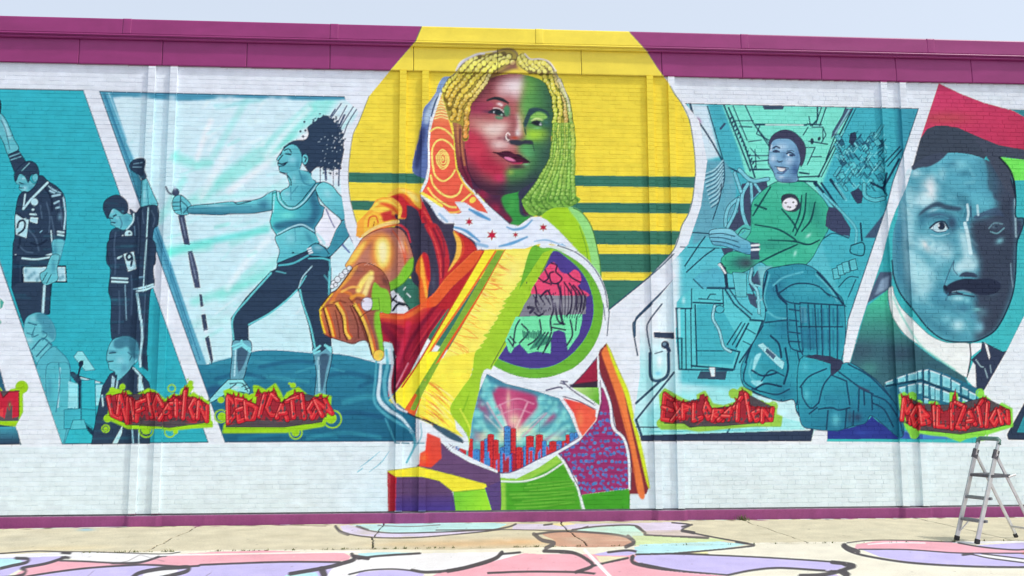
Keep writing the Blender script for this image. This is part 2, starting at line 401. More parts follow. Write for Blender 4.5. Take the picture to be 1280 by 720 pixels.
f(((120, 140, 90, 218, 214), (400, 250, 62, 150, 172)), '105 110 150 95 165 150 200 190 250 195 300 150 385 40 430 35 400 70 388 110 410 180 442 200 425 260 378 330 382 370 300 320 230 335 135 384 100 330 90 290 105 230', 0, o=DK, ow=1.1)
f((52, 112, 140), '352 90 385 60 380 120 410 190 400 260 360 330 330 320 220 330 140 350 110 320 130 300 230 280 330 280 360 220 345 150', fe=2, a=.85); b((120, 232, 220), 200, 250, 60, 30, .8)
l(LT, 1, '118 120 110 230', .7); l(LT, 1.1, '140 100 150 150 190 196 245 204 310 160 390 55', .8); l(DK, .8, '130 105 142 160 190 208 250 214 320 165 398 60', .9); l(LT, 1.2, '140 372 230 326 300 312 372 352', .8)
f(((480, 100, 116, 212, 218), (620, 330, 64, 150, 170)), '385 70 430 35 490 60 530 110 600 180 635 235 656 295 610 370 505 490 455 522 350 512 330 500 338 460 390 430 440 455 466 460 510 350 548 285 480 220 425 165 392 110', o=DK, ow=1.2)
b((52, 120, 148), 600, 300, 30, 60, .6, 35); b(LT, 460, 110, 40, 30, .5, 40); l(SKD, 1.4, '600 270 540 330 500 430', .8, fe=.5); l(DK, .9, '548 285 580 275'); b(LT, 400, 460, 40, 20, .5)
for s in ('330 470 352 462', '332 485 356 478', '336 500 362 490'):
    l((225, 242, 246), 1.3, s)
l(DK, .8, '395 432 440 460 470 500')
f((236, 240, 248), '440 205 480 225 545 290 510 350 468 456 440 440 405 420 385 370 390 330 430 260', 0); l((90, 96, 150), 1.6, '450 210 480 280 505 330', .8, fe=.4); l((150, 225, 225), 3, '390 370 420 400 440 430', .6, fe=1)
l((70, 80, 160), 2, '600 370 630 430'); l((70, 90, 160), 1.6, '555 440 600 490', .8)
z(250, 340, 4)
f(NAVY, '352 0 400 -24 480 -30 520 -40 560 -28 620 -26 655 -20 652 200 655 372 605 408 566 382 545 270 508 150 490 78 440 132 350 205 240 272 242 345 205 352 165 352 156 232 230 130', 0, o=DK, ow=1.2)
z(320, 220, 5.143)
f(NAVY, '140 560 330 480 340 515 400 515 450 527 478 520 472 740 0 740 60 660 130 602', 0, o=DK, ow=1.1)
l((86, 190, 200), 1.6, '148 575 240 560 335 510', .9); l((90, 196, 204), 1.4, '340 530 420 528 470 540', .9); l(LT, 1, '275 720 300 650 360 580', .8); l((100, 200, 208), 1.1, '130 612 190 625', .7); l((96, 200, 208), 2.4, '474 540 476 620 470 720', .8); l((96, 200, 208), 1.6, '440 640 470 680', .6)
z(250, 340, 4)
l((110, 214, 218), 1.6, '355 6 240 135 164 232 168 345', .9); l((110, 214, 218), 1.6, '485 92 430 145 345 210 245 264', .9); l((110, 214, 218), 1.5, '500 90 515 160 552 270 575 380', .9); l((110, 214, 218), 1.6, '646 0 645 120', .7); l((110, 214, 218), 1.2, '530 20 500 70', .8)
for p in ('163 350 205 343 250 345 258 390 240 450 212 542 154 542 160 430', '564 380 600 402 654 370 658 440 632 560 626 640 574 640 582 520 570 430'):
    f((104, 168, 186), p, o=DK, ow=1.1)
f((70, 104, 128), '190 380 240 385 225 450 195 500 185 450', fe=.8); f((70, 104, 128), '600 420 645 420 630 500 610 600 600 520', fe=.8); l(LT, 1.4, '178 390 172 520', .8); l(LT, 1.4, '592 430 596 600', .7)
for s in ('165 372 205 356 208 345', '208 345 215 362 250 385', '168 388 208 368 252 400', '566 400 600 372', '625 368 654 385', '570 410 598 398', '630 372 655 400'):
    l((130, 220, 226), 1.8, s, sm=0)
f((140, 222, 226), '140 540 215 538 252 592 246 612 200 600 130 612 52 656 44 642 100 580', 0, o=DK, ow=1.1); l(DK, 1, '150 560 210 558 240 600'); l(DK, 1, '130 600 180 562'); l(DK, .9, '210 575 235 565'); l(DK, .9, '225 590 248 580'); b((225, 245, 248), 180, 580, 24, 10, .7); b(DK, 45, 645, 10, 6, .7)
z(320, 130, 5.538)
f(((170, 300, 108, 200, 208), (330, 450, 84, 176, 190)), '195 292 250 272 295 300 320 370 305 440 280 470 250 478 170 466 158 430 150 412 156 392 143 380 172 335 190 308', o=DK, ow=.9)
f(SK, '215 478 300 445 372 478 405 540 360 562 240 562 238 520', 0); b(SKD, 330, 510, 40, 40, .8, 40); l(DK, 1, '165 468 215 490 240 525 243 560'); l(SKD, 1.4, '300 460 330 540 380 560', .8); b(LT, 262, 520, 14, 30, .4)
l(DK, 1, '196 318 225 306 245 330'); l(DK, 1.4, '205 340 240 346'); b(DK, 225, 340, 8, 6, .8); l(DK, 1, '155 390 165 375 185 350'); l(DK, 1.3, '152 405 180 412 215 402'); l(DK, 1.1, '160 430 190 422 205 412'); b((70, 140, 160), 180, 425, 20, 10, .6); b(LT, 250, 380, 34, 30, .45); b(SKD, 290, 420, 14, 40, .6); l(DK, 1, '168 350 178 335')
f(NAVY, '172 335 185 308 222 268 280 244 340 240 362 205 355 170 360 150 412 112 470 72 500 80 545 120 590 180 604 260 606 330 590 420 592 446 540 448 432 434 390 462 372 478 350 450 320 400 312 345 292 295 250 276 205 300')
for i in range(150):
    t = RNG.uniform(-2.6, 1.9)
    r = RNG.normal(.97, .075)
    b(NAVY, 482 + 122 * r * math.cos(t), 265 + 190 * r * math.sin(t) * (.96 if t < 0 else 1), RNG.uniform(4, 9), RNG.uniform(4, 9), 1, 0, 1)
for i in range(26):
    b((190, 215, 228), RNG.uniform(430, 590), RNG.uniform(190, 440), 3, 4, .7, 0, 1)
for i in range(12):
    b((215, 232, 242), RNG.uniform(540, 600), RNG.uniform(170, 440), 4, 5, .8, 0, 1)
for x, y in ((335, 118), (398, 105), (326, 220), (342, 178), (308, 184), (372, 160), (632, 335), (612, 402), (612, 440), (598, 468), (558, 478), (516, 476), (588, 186)):
    b(NAVY, x, y, 8, 8, 1, 0, 1)
f(SK, '324 352 345 344 360 362 358 396 338 418 320 395', o=DK, ow=.9); l(DK, 1.2, '335 362 348 372 340 395')
for s, w in (('548 30 515 80', 1.2), ('590 -10 520 90', .9), ('628 5 575 105 560 150', .9), ('612 70 580 140', 1.8), ('680 0 600 130 585 170', .9), ('715 0 640 120 610 200', .9), ('445 440 445 545', .6), ('480 450 485 520', 2), ('535 455 535 560', .7), ('575 440 572 560', 1.4)):
    l((60, 78, 112), w, s, .9)
# ---------- yellow disc and its stripes
z(0, 0, 1)
DISC = '531 20 527 31 519 50 487 87 461 119 449 150 441 168 436.5 200 435.5 225 438 250 446 280 458 300 490 360 540 430 640 470 740 430 762 387 794 372 814 344 842 312 852 283 860 267 866 247 869.5 218 868 188 862 150 852 128 844 117 836 102 822 84 808 62 788 40 776 20'
f(WHT, '462 110 448 140 434 170 426 220 430 262 440 300 500 400 760 470 800 420 832 380 838 345 858 310 876 262 882 215 880 180 872 140 858 118 838 100', 1)
f(YEL, DISC, 0)
clip(DISC, 0)
f(GRN, '430 214.5 870 220 870 234 430 227', 0); f(GRN, '430 250 870 253.5 870 266.5 430 262', 0); f(GRN, '430 284 870 288.5 870 306 430 303', 0); f(GRN, '430 315 870 317.5 870 341 430 337', 0); f(GRN, '430 347 870 351 870 480 430 480', 0)
for y0, y1 in ((227, 234), (262, 266), (303, 306)):
    pass
clip()
z(720, 220, 3.6)
l((70, 110, 120), .9, '537 -10 525 100 505 170 475 225 440 330 340 440 265 545 150 605', .9)
z(0, 0, 1)
l((70, 110, 120), .8, '869.5 218 868 188 862 150 852 128 844 117 838 106', .9); l((90, 110, 100), .8, '527 31 519 50'); l((120, 120, 90), .7, '461 119 449 150 441 168 436.5 200 435.5 225 438 250 446 280', .7)
# white chalice band right of the disc with dark brush lines
z(720, 220, 3.6)
f(WHT, '150 605 340 450 440 345 480 240 520 160 545 160 560 320 490 330 495 470 440 600 440 720 150 720', 0)
for s, w in (('265 720 268 650 300 610 400 510 490 415 580 300', 1.8), ('322 720 325 650 360 590 440 520 490 465 600 330', 1.8), ('440 350 345 440 150 600', 1.1), ('470 318 600 325', 1), ('150 610 140 720', .9)):
    l((56, 92, 120), w, s, .95)
# ---------- blue hair shade behind the hood
z(520, 50, 6)
f(((200, 250, 140, 170, 205), (60, 640, 96, 120, 175)), '316 214 260 258 200 270 160 340 150 380 105 445 60 500 48 560 38 640 26 700 20 740 -10 840 -20 990 130 1010 150 700 190 420 280 300 336 222')
f((196, 218, 232), '170 380 110 470 70 540 60 600 90 620 130 520', fe=1.5, a=.8); f((62, 72, 120), '30 680 60 640 70 700 40 860 10 960 -10 900', fe=1.5, a=.8); f((225, 228, 236), '300 215 330 150 400 110 460 85 520 85 480 130 390 160 340 215', fe=.6); l((110, 110, 140), 2, '318 205 360 150 430 115', .8, fe=.6)
l((60, 90, 120), 1.2, '190 385 150 440 120 540 105 620 90 720', .9)
# ---------- robe, dark lining first
z(0, 0, 1)
f((70, 70, 92), '490 300 500 270 505 240 525 245 545 262 570 285 605 312 590 330 560 350 540 385 520 390 515 350', 1)
# hood
z(510, 150, 6)
f((228, 240, 240), '170 -40 155 60 148 160 150 340 130 440 90 530 100 600 180 640 260 720 620 760 600 660 480 500 400 440 340 150', 0)
f(((200, 0, 240, 108, 78), (300, 680, 236, 96, 74)), '185 -30 310 -30 335 60 348 150 356 280 368 370 415 470 490 545 610 690 590 730 500 720 400 690 380 700 310 690 250 640 150 560 104 540 150 450 166 350 162 150 172 60', 0)
z(520, 50, 6)
f(((190, 380, 246, 214, 110), (190, 640, 238, 112, 80)), '190 380 215 430 240 530 265 620 296 740 104 740 112 640 148 520', 0)
for i in range(7):
    y = 440 + i * 22
    l((250, 236, 150), 1.1, [165 - i * 4, y + 8, 188, y - 3, 212 + i * 5, y + 10], .95)
l((250, 226, 90), 1.8, '195 390 238 530 262 620 292 740'); l((232, 242, 240), 1.8, '186 386 142 520 108 640 96 740')
z(510, 150, 6)
YL = (252, 226, 120)
for s, w in (('252 262 268 280 262 298 252 290 256 276', 1), ('240 262 262 244 282 268 280 310 260 322 244 300 240 262', 1), ('226 262 258 230 292 262 292 320 262 342 232 310 226 262', 1), ('212 262 256 214 300 256 302 320 262 360 222 320 212 262', 1.2),
             ('185 330 180 230 205 160 255 138 310 165 345 210', 1.5), ('185 330 205 410 262 452 320 420 352 370', 1.5), ('168 75 215 48 270 60 320 100 342 130', 1.5), ('170 410 190 480 250 545 320 572 380 545 405 480', 1.7), ('150 505 200 570 300 640 360 650', 1.6), ('400 610 470 550', 1.6)):
    l(YL, w, s)
l((250, 214, 80), 2.2, '305 -30 338 60 350 160 358 290 372 372 420 470 492 548'); b((250, 220, 90), 485, 595, 26, 20, 1, -35, 1); l((250, 235, 90), 4, '105 545 180 590 250 640'); l((250, 190, 90), 1.6, '290 690 350 690 385 680')
l((235, 242, 250), 1.6, '380 340 420 440 480 510 620 680'); l((70, 60, 90), .8, '385 330 428 430 490 505', .8)
# ---------- face
z(510, 150, 6)
f(((360, 0, 176, 120, 84), (420, 420, 128, 44, 74)), '318 -60 480 -60 470 300 520 560 430 460 372 366 356 250 342 60', 0)
for s in ('380 -20 372 60 380 160 392 260', '410 40 402 140 410 240 425 330'):
    l((206, 140, 84), 2.4, s, .7, fe=.8)
l((80, 36, 60), 2, '392 60 390 200 410 340 450 440', .6, fe=1)
z(570, 100, 5.143)
FACE = '115 60 170 10 240 -30 330 -50 440 -45 550 -10 600 60 632 170 640 290 625 400 600 490 555 580 500 645 430 690 380 720 250 735 170 700 110 640 75 560 58 440 62 330 85 220 98 130'
# neck first
z(540, 220, 6.4)
f((96, 52, 80), '300 -30 330 100 480 260 620 382 690 396 790 326 860 300 860 0 600 -40', 0)
clip('300 -30 330 100 480 260 620 382 690 396 790 326 860 300 860 0 600 -40', 0)
b((168, 48, 82), 400, 140, 70, 60, .9, 40); b((176, 50, 84), 510, 250, 60, 40, .8, 40); b((74, 56, 86), 360, 60, 40, 60, .8); b((76, 58, 88), 520, 120, 60, 60, .9); b((150, 46, 78), 600, 330, 50, 30, .8, 40)
f((64, 160, 78), '556 170 640 115 720 100 702 200 712 300 800 320 690 400 615 388 644 345 584 262', fe=1); f((66, 70, 94), '704 100 870 -20 850 70 740 180 728 280 770 320 712 302 698 200', fe=.8); b((90, 190, 90), 640, 220, 40, 60, .5)
clip()
z(570, 100, 5.143)
f((176, 96, 98), FACE)
clip(FACE)
for c, p, fe_, al in (
    ((136, 72, 80), '100 60 200 -10 320 -50 320 10 250 50 210 100 150 130 80 190', 5, .95), ((96, 54, 62), '90 60 170 0 220 -20 160 70 110 150 80 190', 5, .8),
    ((160, 58, 92), '80 150 200 125 230 170 190 200 90 225', 5, .8), ((218, 186, 186), '265 20 330 -30 450 -40 455 20 432 80 404 130 370 112 345 84 300 104 268 70', 5, .95), ((242, 232, 232), '330 5 425 -10 418 50 378 70 335 50', 4, .8),
    ((196, 120, 112), '70 230 150 240 170 300 120 340 60 330', 6, .7), ((222, 184, 170), '130 250 200 268 300 262 372 285 345 340 255 372 185 356 135 305', 6, .95), ((236, 214, 204), '190 288 270 272 330 284 318 322 250 346 205 336', 4, .95),
    ((200, 56, 84), '56 330 110 318 165 365 205 430 232 505 300 545 342 600 325 640 200 610 105 545 54 450', 6, .98), ((214, 72, 92), '80 380 130 380 170 450 150 500 90 460', 6, .7), ((172, 48, 76), '180 480 260 520 300 580 230 590 160 540', 6, .6),
    ((222, 186, 182), '222 388 300 372 350 384 352 424 300 440 238 430', 4, .9), ((150, 84, 88), '290 345 325 305 356 262 340 205 384 176 398 240 384 310 350 345', 5, .75), ((190, 116, 110), '350 150 400 140 404 210 380 230 352 200', 4, .7),
    ((246, 234, 226), '390 205 414 222 424 300 410 356 388 340 398 270', 2.6, .95), ((70, 44, 70), '64 520 130 600 220 652 340 664 430 690 320 760 100 740 60 620', 7, .9), ((224, 58, 106), '238 618 300 600 350 618 326 646 262 642', 3, .95),
    ((126, 48, 74), '60 480 100 540 170 610 120 620 70 560', 6, .7)):
    f(c, p, fe=fe_, a=al)
# green half of the face
f(((440, 100, 98, 166, 84), (620, 130, 74, 126, 86)), '462 -70 440 40 418 130 416 200 430 260 446 320 446 362 404 384 396 430 420 470 466 520 420 545 336 572 330 640 380 760 720 760 720 -70', fe=4)
for c, p, fe_, al in (
    ((60, 96, 84), '520 -20 600 40 650 160 650 300 600 300 590 180 560 90', 8, .95), ((122, 186, 96), '425 120 470 110 480 180 450 210 425 180', 6, .8), ((150, 196, 84), '440 10 500 0 500 60 450 80', 7, .6), ((84, 150, 84), '480 60 540 60 560 140 500 160', 8, .6),
    ((178, 226, 62), '450 322 500 308 580 322 606 345 560 374 500 382 456 362', 4, .95), ((128, 188, 78), '540 350 610 350 600 420 550 410', 6, .7), ((100, 184, 116), '408 424 480 418 506 468 472 510 432 472', 4, .85), ((70, 124, 92), '500 420 580 410 590 500 530 530', 8, .8),
    ((52, 70, 86), '600 330 650 300 640 430 590 540 500 660 400 720 460 620 560 520', 8, .95), ((84, 150, 84), '330 580 420 566 446 606 400 636 340 634', 5, .8), ((176, 206, 88), '332 585 360 578 372 592 345 602', 2, .9), ((58, 66, 84), '320 650 450 640 560 600 480 720 300 760', 7, .9), ((206, 200, 116), '420 170 432 230 438 300 426 330 418 250', 3, .8)):
    f(c, p, fe=fe_, a=al)
# brows and eyes
z(590, 110, 12)
l((44, 58, 64), 4.6, '230 160 330 130 420 140 490 170 540 200', .95, fe=.5, tp=.5); b((236, 216, 214), 410, 215, 45, 26, 1); b((244, 232, 228), 440, 235, 30, 24, .9); f((70, 150, 104), '480 270 530 230 570 290 560 390 500 400 470 330', fe=1, a=.9); f((84, 160, 118), '340 400 400 400 470 410 440 450 370 440', fe=1, a=.9); b((176, 70, 100), 280, 230, 60, 40, .6)
f((46, 60, 66), '235 335 300 300 350 290 420 300 470 340 500 400 540 400 490 410 440 395 380 385 320 360 260 355', fe=.25); b((225, 230, 232), 330, 338, 14, 18, 1); f((200, 236, 210), '425 390 440 360 475 392', 0, fe=.2); b((40, 130, 90), 410, 380, 22, 14, .7); l((226, 214, 208), 1, '320 280 380 278 440 300 475 340', .9, fe=.2); b((110, 60, 90), 220, 330, 70, 24, .7); b((70, 60, 80), 270, 350, 40, 16, .7); b((150, 120, 110), 560, 400, 30, 60, .4)
f((58, 86, 94), '845 320 870 285 960 270 1060 290 1130 330 1165 400 1150 420 1100 350 1000 320 920 360 860 440 830 520 790 560 780 480', fe=.7, a=.95); f((150, 206, 96), '870 430 920 370 1000 340 1090 370 1130 420 1060 450 960 430', fe=.7, a=.9); f((214, 236, 150), '875 475 940 430 1010 430 1070 465 1000 462 930 465', fe=.4); f((48, 52, 64), '890 500 930 470 990 466 1040 500 1050 540 990 548 930 530', fe=.3); f((226, 240, 236), '1005 535 1030 490 1048 540', 0, fe=.2); b((70, 120, 110), 1120, 500, 60, 50, .8); b((130, 200, 130), 980, 580, 70, 20, .9); b((60, 90, 96), 800, 540, 24, 90, .6)
l((60, 110, 70), 1.2, '770 500 790 620 810 680', .8, fe=.4)
# nose, mouth
z(600, 160, 9)
b((96, 66, 80), 300, 105, 50, 34, .8); b((230, 220, 216), 420, 40, 24, 40, .9); b((190, 80, 60), 390, 95, 50, 20, .9); f((66, 70, 84), '320 130 400 120 470 130 520 120 585 130 600 170 560 170 500 165 440 185 370 175 330 155', fe=.8); l((60, 90, 84), 1.3, '575 130 595 180 612 240', .8, fe=.4); b((120, 60, 70), 220, 100, 40, 20, .5); l((52, 76, 66), 1.2, '510 0 520 60', .7, fe=.3); b((150, 210, 80), 545, 80, 30, 30, .6)
l((240, 216, 208), 1.1, '335 60 312 40 292 70 300 110 325 122'); b((240, 214, 206), 220, 170, 70, 40, .7); b((214, 150, 140), 380, 210, 60, 30, .5)
f((92, 40, 66), '145 250 200 262 270 245 340 248 390 275 450 285 500 320 560 375 480 390 400 395 320 370 260 330 200 290'); f((232, 130, 170), '268 318 320 312 370 335 400 362 330 358', fe=.2); l((66, 26, 48), .9, '150 262 260 290 360 320 450 330 550 372', .8); f((196, 60, 96), '330 368 400 380 480 375 460 392 390 396', fe=.4); b((70, 50, 70), 420, 425, 90, 26, .8); b((110, 200, 140), 520, 400, 40, 20, .7); l((44, 50, 60), 1.2, '420 290 500 330 560 376', .8)
clip()
z(570, 100, 5.143)
l((52, 62, 78), 1.6, '600 60 630 170 638 290 610 470 556 580', .8, fe=.5); l((70, 40, 66), 1.4, '58 440 75 560 110 640 160 700', .7, fe=.6)
# ---------- dreadlocks
def lock(pts, w, c0, c1=None, dark=(120, 100, 48), bead=(255, 248, 170)):
    w = w * 1.16
    p = _cr(_pts(pts), False, 5)
    p = p + np.stack([np.sin(np.arange(len(p)) * .9 + RNG.uniform(0, 6)), np.cos(np.arange(len(p)) * .7 + RNG.uniform(0, 6))], 1) * w * .22
    _strk(p, w * 1.32, dark, .8, .5)
    n = len(p)
    c1 = c1 or c0
    seg = np.linalg.norm(np.diff(p, axis=0), axis=1)
    L = np.concatenate([[0], np.cumsum(seg)])
    step = w * S * .95
    k = int(L[-1] / step) + 1
    global ZF
    zf = ZF
    ZF = (X0, Y0, S)
    for i in range(k):
        t = min(i * step, L[-1])
        x, y = np.interp(t, L, p[:, 0]), np.interp(t, L, p[:, 1])
        u = t / max(L[-1], 1)
        c = tuple(np.array(c0) * (1 - u) + np.array(c1) * u)
        q = RNG.normal(0, .12, 2) * w
        b(tuple(np.clip(np.array(c) * RNG.uniform(.86, 1.06), 0, 255)), x + q[0], y + q[1], w * S * RNG.uniform(.42, .56), w * S * RNG.uniform(.5, .66), 1, RNG.uniform(-40, 40), 1)
        b(bead, x - .3 * w + q[0], y - .3 * w + q[1], w * S * .26, w * S * .32, RNG.uniform(.3, .8))
    ZF = zf
z(520, 50, 6)
f((178, 160, 66), '200 380 262 285 340 200 400 130 470 100 560 84 610 60 680 50 740 60 770 110 720 165 600 222 545 240 505 330 430 430 400 500 396 720 350 740 345 640 300 610 255 600 225 500', 1)
f((96, 60, 62), '520 240 600 222 720 170 760 190 640 240 560 300', fe=1.5, a=.7)
YO = (244, 228, 88); YD = (236, 192, 72); OR = (232, 150, 76)
lock('330 215 290 260 240 310 212 370', 4.2, YO); lock('390 190 340 250 280 320 235 400 232 440', 4.6, YO, YD); lock('450 190 400 250 330 340 270 410 250 500', 4.8, YO, YD); lock('500 210 440 280 380 350 320 420 290 520 272 580', 4.8, YO, YD); lock('540 235 480 310 420 390 360 440 330 520 320 580', 4.6, (238, 220, 110), YD); lock('550 250 505 330 440 410 400 470 370 520', 4, (236, 224, 150), YD)
lock('385 510 380 580 372 650 366 720', 5, (240, 196, 80), OR)
for s in ('345 215 400 150 470 120', '400 215 450 160 530 125 590 110', '460 215 510 150 590 115 660 95', '520 215 570 160 640 130 700 110', '560 222 620 170 680 150 740 150'):
    lock(s, 5.4, (248, 238, 92), (250, 242, 120), (110, 92, 44))
l((140, 120, 110), 2.5, '580 85 640 60 700 52 750 80 770 130', .6, fe=1)
l((236, 228, 224), 1.8, '300 215 340 165 420 115 520 80 600 70', .7, fe=.6)
z(620, 50, 6)
f((196, 186, 72), '150 165 165 110 195 85 225 115 270 145 340 135 400 165 440 215 480 300 530 390 560 500 580 620 585 760 420 760 440 600 430 440 380 330 340 260 250 230 190 200', 1)
f((150, 90, 90), '110 160 150 140 160 190 220 220 290 236 120 200 60 200', fe=1.5, a=.6)
for s in ('175 120 200 170 260 215', '205 110 240 165 300 225', '250 150 290 180 340 230', '300 150 340 180 380 236', '360 160 400 190 430 232'):
    lock(s, 5, (238, 228, 96), (240, 232, 120), (120, 100, 60))
GR1 = (126, 186, 66)
lock('365 260 385 310 430 400 440 480 446 560 440 640 440 700', 4.6, YO, (170, 200, 74), (70, 96, 40)); lock('415 262 430 340 470 420 482 500 480 580 470 660 470 740', 4.6, YO, (200, 200, 80), (70, 96, 40)); lock('440 250 470 330 510 420 520 500 524 600 520 680 510 740', 4.4, (226, 208, 120), (210, 170, 90), (80, 96, 40)); lock('470 290 510 380 545 470 556 560 570 640 560 740', 4, (232, 220, 170), GR1, (80, 96, 50))
l((238, 232, 236), 1.5, '215 90 260 130 330 128 400 152 450 220', .9, fe=.4); l((110, 90, 130), 1.2, '380 150 420 190 438 236', .8, fe=.4); l((232, 226, 220), 1.4, '450 240 500 330 540 440 552 520', .7, fe=.5)
# lower green fall of hair
z(640, 160, 6)
f((128, 186, 74), '312 -10 460 -10 466 250 460 350 462 480 512 528 485 560 430 592 400 632 375 600 310 655 220 655 130 642 78 540 150 450 200 380 240 320 285 230 300 100', 1)
for i in range(9):
    u = i / 8
    x0, x1, x2 = 322 + u * 130, 290 + u * 165, 110 + u * 350
    c = [(180, 206, 78), (150, 194, 70), (196, 210, 88)][i % 3]
    lock([x0, -30, (x0 + x1) / 2 + 4, 120, x1, 230, x1 * .55 + x2 * .45, 380, x2, 520 + (i % 3) * 12], 4.2, c, (140, 196, 84), (88, 140, 60), (204, 234, 140))
for s in ('95 540 140 580 200 640', '150 540 200 600 290 645', '230 520 260 580 340 630', '330 520 370 590 395 620', '400 520 430 560 480 540'):
    lock(s, 4.6, (124, 184, 76), (132, 190, 78), (78, 126, 56), (176, 216, 112))
# ---------- white scarf with the stars, green sleeve
z(540, 220, 6.4)
f((164, 214, 42), '880 330 960 255 1100 250 1190 290 1260 380 1300 480 1330 640 1340 800 1260 760 1160 590 1010 430', 1)
f((152, 224, 132), '1090 250 1180 268 1270 390 1310 520 1346 700 1352 830 1290 770 1250 560 1180 380', fe=.4); l((70, 120, 60), .9, '1130 250 1200 290 1270 390 1310 520 1345 700 1352 840', .9); l((90, 150, 60), .8, '1180 400 1230 560 1250 700', .6)
SC = '0 200 80 250 180 320 240 290 180 200 260 205 360 270 450 296 330 100 322 112 480 258 620 380 690 397 790 325 860 320 920 350 1010 430 1160 590 1270 720 1220 710 1060 572 960 542 850 540 740 580 500 582 358 588 340 520 250 460 100 395 40 320 -10 250'
f((228, 238, 248), SC, 0)
clip(SC, 0)
for s, w, a in (('300 262 380 305 460 345', 5, .9), ('160 400 260 430 330 480 380 520', 4, .85), ('540 560 640 535 760 485', 4, .8), ('600 405 660 425 740 405 800 350', 3.4, .75), ('1040 540 1120 610 1230 700', 2, .7), ('820 520 920 510 1040 550', 2, .6), ('360 540 440 560', 4, .5), ('60 300 120 360', 3, .4)):
    l((72, 148, 200), w, s, a, fe=.9, tp=.5)
clip()
def star(x, y, r, c=(196, 36, 72), rt=0):
    p = []
    for k in range(12):
        q = r if k % 2 == 0 else r * .42
        t = math.pi * k / 6 + rt - math.pi / 2
        p += [x + q * math.cos(t), y + q * math.sin(t)]
    f(c, p, 0)
star(297, 362, 38); star(480, 470, 50, rt=.06); star(668, 467, 27); star(890, 408, 37)
l((70, 110, 150), .8, '0 255 40 325 100 398 250 465 340 525 358 588', .8); l((80, 110, 140), .8, '480 256 620 380', .5)
# ---------- shoulder and sleeve
z(460, 230, 8)
f((198, 48, 62), '200 125 320 85 420 100 520 105 560 200 610 300 690 480 790 740 690 740 600 500 540 380 500 260 440 215 385 205 382 330 315 325 325 240 245 150', 0)
f((74, 72, 94), '390 215 440 225 500 270 540 390 600 510 680 740 450 740 430 560 390 420 300 360 310 330 385 335', 0, fe=.5)
f((74, 70, 94), '525 110 600 180 690 330 830 440 830 760 790 740 700 500 620 300 560 190', 0, fe=.4)
f((250, 206, 76), '190 112 240 62 310 28 380 40 500 90 522 110 530 240 470 205 400 125 320 85 215 120', fe=.4); f((252, 232, 130), '320 45 400 60 480 110 510 180 440 140 380 80', fe=1, a=.9); f((230, 110, 50), '220 120 330 82 400 118 470 200 530 246 440 214 380 160 320 110 240 132', fe=.8, a=.8)
l((226, 86, 76), 2.4, '560 260 640 400 720 620 740 740', .8, fe=.8); l((120, 40, 60), 2, '560 330 650 520 700 700', .6, fe=1)
f((246, 176, 64), '-10 280 40 220 80 150 150 124 220 134 290 180 332 240 330 330 380 330 370 345 300 345 296 384 250 352 100 390 -10 480 -80 540 -120 520 -110 380', 0)
f((252, 224, 90), '10 270 60 200 110 160 200 150 270 190 310 250 250 200 160 180 90 210', fe=.8); f((252, 220, 84), '40 240 180 225 215 270 150 275 60 270', fe=.8); f((222, 80, 50), '100 180 200 190 270 230 300 300 240 250 170 215', fe=1, a=.85); f((206, 52, 60), '130 290 230 260 240 300 290 310 295 350 250 350 160 370 140 320', fe=1, a=.9); f((80, 60, 90), '280 290 315 330 320 350 285 345 270 320', fe=.8); f((206, 50, 60), '240 130 330 110 380 190 382 330 320 320 330 240', fe=.8, a=.9)
l((250, 206, 80), 3.4, '215 130 290 180 328 250 310 330', .9, fe=.6)
z(390, 230, 5.143)
f((250, 200, 70), '335 290 340 220 390 180 435 200 450 245 430 260 400 300 340 330', fe=.4); l((226, 100, 50), 2, '360 270 370 215 410 205 425 245', .9, fe=.5); l((240, 180, 60), 1.6, '388 270 405 250 425 265', .9); l((150, 60, 50), 1.2, '400 240 396 268', .8, fe=.4)
l((246, 214, 130), 4.6, '328 335 390 290 470 258 550 240', 1, fe=.5); l((226, 110, 60), 2.4, '340 340 400 300 480 272 560 262 610 300 632 360', .9, fe=.6); l((200, 50, 80), 2.6, '570 262 612 300 634 370', .9, fe=.6)
ARM = '328 345 400 302 480 280 550 280 600 320 632 400 654 490 642 565 585 640 500 690 430 690 360 560 220 535 240 480 290 400'
f((190, 124, 104), ARM, o=(90, 50, 50), ow=.8)
clip(ARM)
b((236, 140, 60), 450, 460, 70, 110, .9); b((254, 232, 110), 455, 450, 38, 90, 1); b((255, 246, 190), 455, 460, 18, 50, .9); b((236, 150, 80), 290, 430, 34, 120, .8, 38); b((252, 214, 90), 262, 470, 20, 110, .9, 36); b((226, 110, 80), 590, 440, 22, 60, .9, -18); b((250, 232, 206), 575, 400, 16, 50, 1, -18); b((240, 170, 80), 605, 400, 12, 60, .7, -18); b((150, 90, 90), 370, 380, 40, 40, .6); b((150, 90, 96), 500, 300, 80, 24, .7)
f((240, 150, 60), '395 330 450 310 510 350 525 440 500 540 440 560 400 520 385 420', fe=3, a=.7); f((254, 236, 120), '415 360 460 340 495 370 505 440 485 520 445 540 415 490 405 420', fe=2.4, a=.95); f((255, 248, 200), '430 390 465 370 482 420 470 500 440 490', fe=2, a=.8); f((238, 150, 66), '230 530 260 470 330 370 400 320 380 370 320 440 270 520', fe=2, a=.8); f((252, 222, 100), '232 520 268 450 320 385 350 360 330 410 280 490', fe=1.6, a=.9); l((222, 96, 60), 2, '520 300 555 350 590 450 600 520', .7, fe=.8); f((134, 204, 58), '642 470 670 500 660 570 590 650 500 710 480 650 545 600 590 530', fe=1.4); b((92, 60, 60), 465, 610, 16, 50, .6, -30)
clip()
l((90, 150, 60), 1, '654 490 642 565 585 640 505 690', .9)
